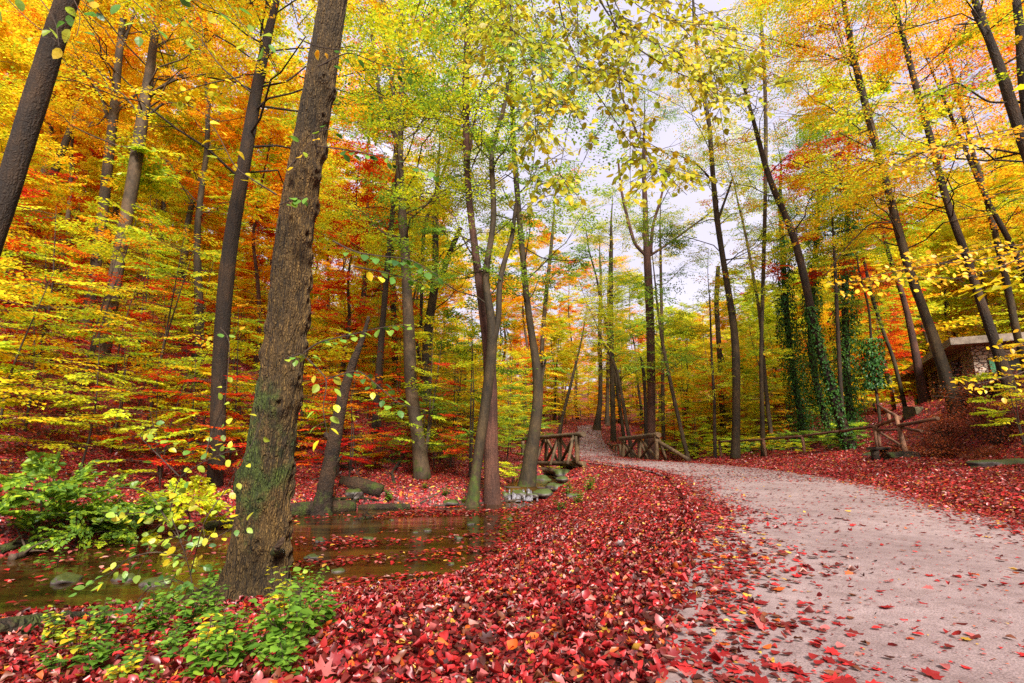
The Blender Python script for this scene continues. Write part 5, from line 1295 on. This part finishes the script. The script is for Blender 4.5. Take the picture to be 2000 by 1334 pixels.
    tr.add(*tube(trunk[:, :3] - base3, trunk[:, 3], 10, rough=.04))
    hub = at(-60, -200, 3.4); tr.add(*tube(bez(A([-4.4, 2.4, 4.4 + base3[2]]), hub, .2, 8) - base3, np.linspace(.05, .015, 8), 7))
    for pts, n in [([(30, -60), (80, 0), (110, 40), (115, 90)], 12), ([(60, -60), (150, -10), (180, 20)], 8), ([(-20, -40), (40, 25), (75, 55), (110, 80)], 9), ([(100, -70), (140, -10), (160, 30), (150, 70)], 9),
                   ([(100, -100), (240, -20), (300, 40), (330, 100)], 10), ([(100, -100), (330, -30), (420, 20), (500, 60), (560, 92)], 22), ([(240, -80), (430, -20), (480, 60), (520, 110)], 16), ([(200, -80), (360, -10), (400, 40), (395, 90)], 14)]:
        q = resample(A([hub] + [at(x, y, 3.3) for x, y in pts]), 22) - base3; hang(lv, tw, q, n, .35, .10, .12, .6, .006, off=.3)
    link('trunk', tr.mesh('trunk', True), BM['dark'], e); link('branch', tw.mesh('branch'), BM['twig'], e); link('foliage', lv.mesh('foliage'), LM['shoot'], e)
LM['gold2'] = leaf_mat('leaf_bough', [(0, C_LIME), (.35, C_YEL), (.7, (.86, .42, .02)), (1, C_ORG)], scale=.8, wr=.6)
overhang()

# ------------------------------------------------------------------ the yellow sprig and the herbs at the tree's foot
def sprig():
    g = ground_at(385, 1200); e = empty('yellow_sapling', g, 'spindly yellow-leaved sapling standing beside the mossy trunk', 'sapling')
    tw, lv = MB(), Leaves(); Y = g[1]
    for pts, n, c in [([(385, 1200), (372, 1120), (355, 1060), (322, 1015), (310, 990)], 14, .55), ([(372, 1120), (400, 1010), (440, 960), (470, 900), (500, 860), (515, 800)], 10, .6), ([(365, 1090), (300, 1075), (250, 1090), (215, 1120), (180, 1135)], 18, .45),
                      ([(360, 1075), (400, 1060), (440, 1040), (470, 1020)], 12, .6), ([(322, 1015), (280, 1000), (240, 1005), (200, 1000)], 12, .5), ([(355, 1060), (330, 1000), (350, 930), (400, 900), (450, 880)], 18, .62),
                      ([(330, 1020), (290, 960), (240, 950), (170, 965)], 12, .55), ([(385, 1150), (340, 1130), (300, 1140), (270, 1170)], 14, .3), ([(400, 900), (410, 850), (440, 790), (450, 660), (430, 640)], 9, .65), ([(350, 930), (300, 880), (270, 850), (300, 830)], 9, .6)]:
        q = resample(A([at(x, y, Y - .1 + .15 * math.sin(x)) for x, y in pts]), 16) - g; hang(lv, tw, q, int(n * 1.5), c - .12, .068, .12, .35, .005)
    link('stem', tw.mesh('stem'), BM['twig'], e); link('foliage', lv.mesh('foliage'), LM['shoot'], e)
sprig()

def herb(k, n, h, size):
    mb, lv = MB(), Leaves()
    for s in range(n):
        a = R.uniform(0, 6.28); lean = R.uniform(.1, .5) * h; hh = h * R.uniform(.5, 1.1)
        q = bez(A([0, 0, -.05]), A([math.cos(a) * lean, math.sin(a) * lean, hh]), .08, 8); mb.add(*tube(q, np.linspace(.004, .0015, 8), 4, cap=False))
        for i in range(2, 8):
            m = 2 if i < 7 else 3; b = R.uniform(0, 6.28) + np.arange(m) * 6.283 / m + i * 1.57
            D = np.stack([np.cos(b), np.sin(b), R.uniform(-.25, .25, m)], 1)
            lv.add(T10[R.integers(3)], np.repeat(q[i:i + 1], m, 0) + D * .015, D, norm(A([0, 0, 1]) + R.normal(0, .25, (m, 3))), size * (1.15 - .08 * i) * R.uniform(.8, 1.2, m))
    return mb.mesh('stem'), lv.mesh('foliage')
HERBS = [herb(0, 6, .32, .085), herb(1, 5, .22, .08), herb(2, 8, .42, .09), herb(3, 4, .15, .06), herb(4, 7, .26, .065)]
def herbs():
    spots = [(150, 1300), (210, 1290), (260, 1320), (320, 1290), (300, 1250), (360, 1250), (350, 1310), (410, 1290), (440, 1240), (400, 1215), (330, 1215), (480, 1220), (520, 1245), (470, 1280), (540, 1210), (580, 1225), (610, 1200), (630, 1235), (500, 1300), (560, 1290), (450, 1325), (250, 1240), (180, 1330),
             (100, 1330), (590, 1260), (380, 1340), (290, 1345), (560, 1330), (230, 1350), (420, 1180), (300, 1195), (530, 1320), (200, 1255), (345, 1275), (600, 1180), (105, 1270)]
    for k, (x, y) in enumerate(spots):
        g = ground_at(x, y, .8); g[2] += .0
        put(HERBS[(k * 3) % 5], 'woodland_herb', ('stem', 'foliage'), tuple(g), R.uniform(0, 6.28), R.uniform(.5, .85), LM['herb' if k % 7 else 'shoot'], BM['twig'],
            'small broad-leaved green herb in the patch below the mossy tree', 'plant', 'herbs below the mossy tree')
    for k, (x, y) in enumerate([(1108, 968), (1130, 985), (1150, 960), (905, 985), (870, 970), (760, 985), (960, 965), (100, 1150), (830, 955), (1095, 1000), (300, 1130)]):
        g = ground_at(x, y); put(HERBS[k % 5], 'bank_plant', ('stem', 'foliage'), tuple(g), k, 1.1, LM['herb'], BM['twig'], 'small green plant on the leafy stream bank', 'plant', 'plants on the stream bank')
herbs()

# ------------------------------------------------------------------ fallen leaves
def litter():
    lv = Leaves()
    N = 1500000
    r = np.exp(R.uniform(math.log(1.0), math.log(60), N)); a = R.uniform(math.radians(-54), math.radians(54), N)
    x, y = r * np.sin(a), r * np.cos(a)
    dens = N / (math.log(60) * math.radians(108) * r * r); keep = R.random(N) < np.minimum(1, 2300 / dens); x, y, r = x[keep], y[keep], r[keep]
    dR, dS = sd_road(x, y), sd_stream(x, y)
    patch = xyn(x, y, 2.3); patch2 = xyn(x, y, .7, 9)
    dl = seg_dist(x, y, ROAD_L); dr = seg_dist(x, y, ROAD_R)
    far = y > 21
    on = dR < 0
    pl = np.exp(-np.maximum(dl - .22, 0) / (.06 + .32 * patch)) * (.35 + .9 * patch2) + .9 * np.exp(-dr / (.10 + .25 * patch2)) * (.5 + patch)
    pl = np.where(far, .07 + 1.0 * np.exp(-dr / 1.1) + .8 * np.exp(-dl / .5), pl)
    mid = (~far) & (y > 11); pl = np.where(mid, pl + .10, pl)
    base = .0075
    keep = np.where(on, R.random(len(x)) < np.maximum(pl * .8, base * (1 + 1.5 * patch)), (dS > -.02) & (R.random(len(x)) < .94))
    hill = (~on) & inside(x, y, LEFTP); keep &= ~(hill & (R.random(len(x)) < .35))
    keep &= ~inside(x, y, A([(22.3, 24.4), (30, 20), (37, 34), (29, 37)], float))
    x, y, r, on = x[keep], y[keep], r[keep], on[keep]
    z = terrain(x, y); zr = zroad(y) + .03
    sp_ = dl[keep] / (dl[keep] + dr[keep] + 1e-6); z = np.where(on, zroad(y) + .016 + .05 * (1 - (2 * sp_ - 1) ** 2), np.where(dl[keep] < .13, zr + .03, z))
    n = len(x)
    e = .25; gx = (terrain(x + e, y) - terrain(x - e, y)) / (2 * e); gy = (terrain(x, y + e) - terrain(x, y - e)) / (2 * e)
    gx, gy = np.where(on, 0, np.clip(gx, -1.2, 1.2)), np.where(on, 0, np.clip(gy, -1.2, 1.2))
    N0 = norm(np.stack([-gx, -gy, np.ones(n)], 1))
    loose = np.where(on & (R.random(n) < .85), .10, .34)[:, None]
    Nn = norm(N0 + R.normal(0, 1, (n, 3)) * loose)
    D = R.normal(0, 1, (n, 3)); D -= (D * Nn).sum(1, keepdims=True) * Nn
    size = np.where(R.random(n) < .3, R.uniform(.018, .032, n), R.uniform(.028, .050, n)) * (1 + np.maximum(r - 5, 0) / 20) * np.where(R.random(n) < .12, 1.3, 1)
    size = np.minimum(size, .24)
    lift = np.where(on, R.uniform(-.002, .006, n), R.uniform(.005, .045, n)) * np.where(on, 1, 1)
    P = np.stack([x, y, z + lift], 1)
    # crown of the path is a few cm above its edges
    rn = R.random(n) ** 1.0
    near = r < 7.5
    TT = [leaf10(1.0, .5, .1, .8), leaf10(.5, -.4, .25, 1), leaf10(-.6, .3, -.1, .9), leaf10(1.8, .2, .2, .9), maple(.6), leaf10(-1.2, -.5, .1, 1.), leaf10(.2, .8, .3, 1.1), leaf10(2.6, .6, 0, .85), leaf10(-2, .4, .2, .9)]
    ty = R.choice(len(TT), size=n, p=A([3, 3, 3, 2, .7, 2, 2.5, 1, 1]) / 18.2)
    TT += [leaf10(.25, .15, .06, .95), leaf10(-.2, .25, .1, .85), leaf10(.4, -.1, .15, 1), maple(.12)]
    ty = np.where(on & (R.random(n) < .85), 9 + R.integers(4, size=n), ty)
    for k, T in enumerate(TT):
        m = near & (ty == k); sz = size[m] * (1.35 if k in (4, 12) else 1.0); lv.add(T, P[m], D[m], Nn[m], sz, rn[m])
    lv.add(L6, P[~near], D[~near], Nn[~near], size[~near], rn[~near])
    m = 5200; yy = np.exp(R.uniform(math.log(1.5), math.log(18), m)); lo = np.interp(yy, ROAD_L[:7, 1], ROAD_L[:7, 0]); hi = np.interp(yy, ROAD_R[:7, 1], ROAD_R[:7, 0]); f = R.random(m) ** 1.3
    xx = lo + (hi - lo) * f; zz = zroad(yy) + .017 + .05 * (1 - (2 * f - 1) ** 2)
    Dc = np.stack([R.normal(0, 1, m), R.normal(0, 1, m), np.zeros(m)], 1)
    lv.add(L4, np.stack([xx, yy, zz], 1), Dc, norm(A([0, 0, 1]) + R.normal(0, .15, (m, 3))), R.uniform(.005, .02, m) * (1 + yy / 12))
    tag(link('fallen_leaves', lv.mesh('fallen_leaves', True), LM['litter']), kind='stuff')
    # leaves afloat and stranded in drifts
    lf = Leaves(); N = 90000
    x = R.uniform(-12, 2.0, N); y = R.uniform(2, 18, N); dS = sd_stream(x, y); k = (dS < .1) & (y < 17.2); x, y, dS = x[k], y[k], dS[k]
    c_, s2 = math.cos(.42), math.sin(.42); u, w = x * c_ + y * s2, -x * s2 + y * c_
    band = vnoise(np.stack([u * .33 + 9, w * 1.5 + 4, u * 0 + .5], -1)); fine = vnoise(np.stack([u * 1.5, w * 3.5, u * 0 + 8.5], -1))
    nearb = seg_dist(x, y, ST_N)
    pr = smooth((band - .52) / .10) * (.2 + 1.3 * fine) * .95 + np.exp(-nearb / .3) * .6 * (x > -1.8) + .008 + .5 * np.exp(-np.abs(dS) / .15)
    pr = np.where(x < -3.2, pr * .10, pr)
    k = R.random(len(x)) < pr; x, y, band = x[k], y[k], band[k]; n = len(x)
    r = np.hypot(x, y); P = np.stack([x, y, np.full(n, -.795) + R.uniform(0, .012, n) + np.where(band > .6, R.uniform(0, .05, n), 0)], 1)
    Nn = norm(A([0, 0, 1]) + R.normal(0, .16, (n, 3))); D = R.normal(0, 1, (n, 3)); D -= (D * Nn).sum(1, keepdims=True) * Nn
    lf.add(L6, P, D, Nn, R.uniform(.045, .10, n) * (1 + np.maximum(r - 6, 0) / 30), R.random(n))
    tag(link('floating_leaves', lf.mesh('floating_leaves', True), LM['litter']), kind='stuff')
litter()
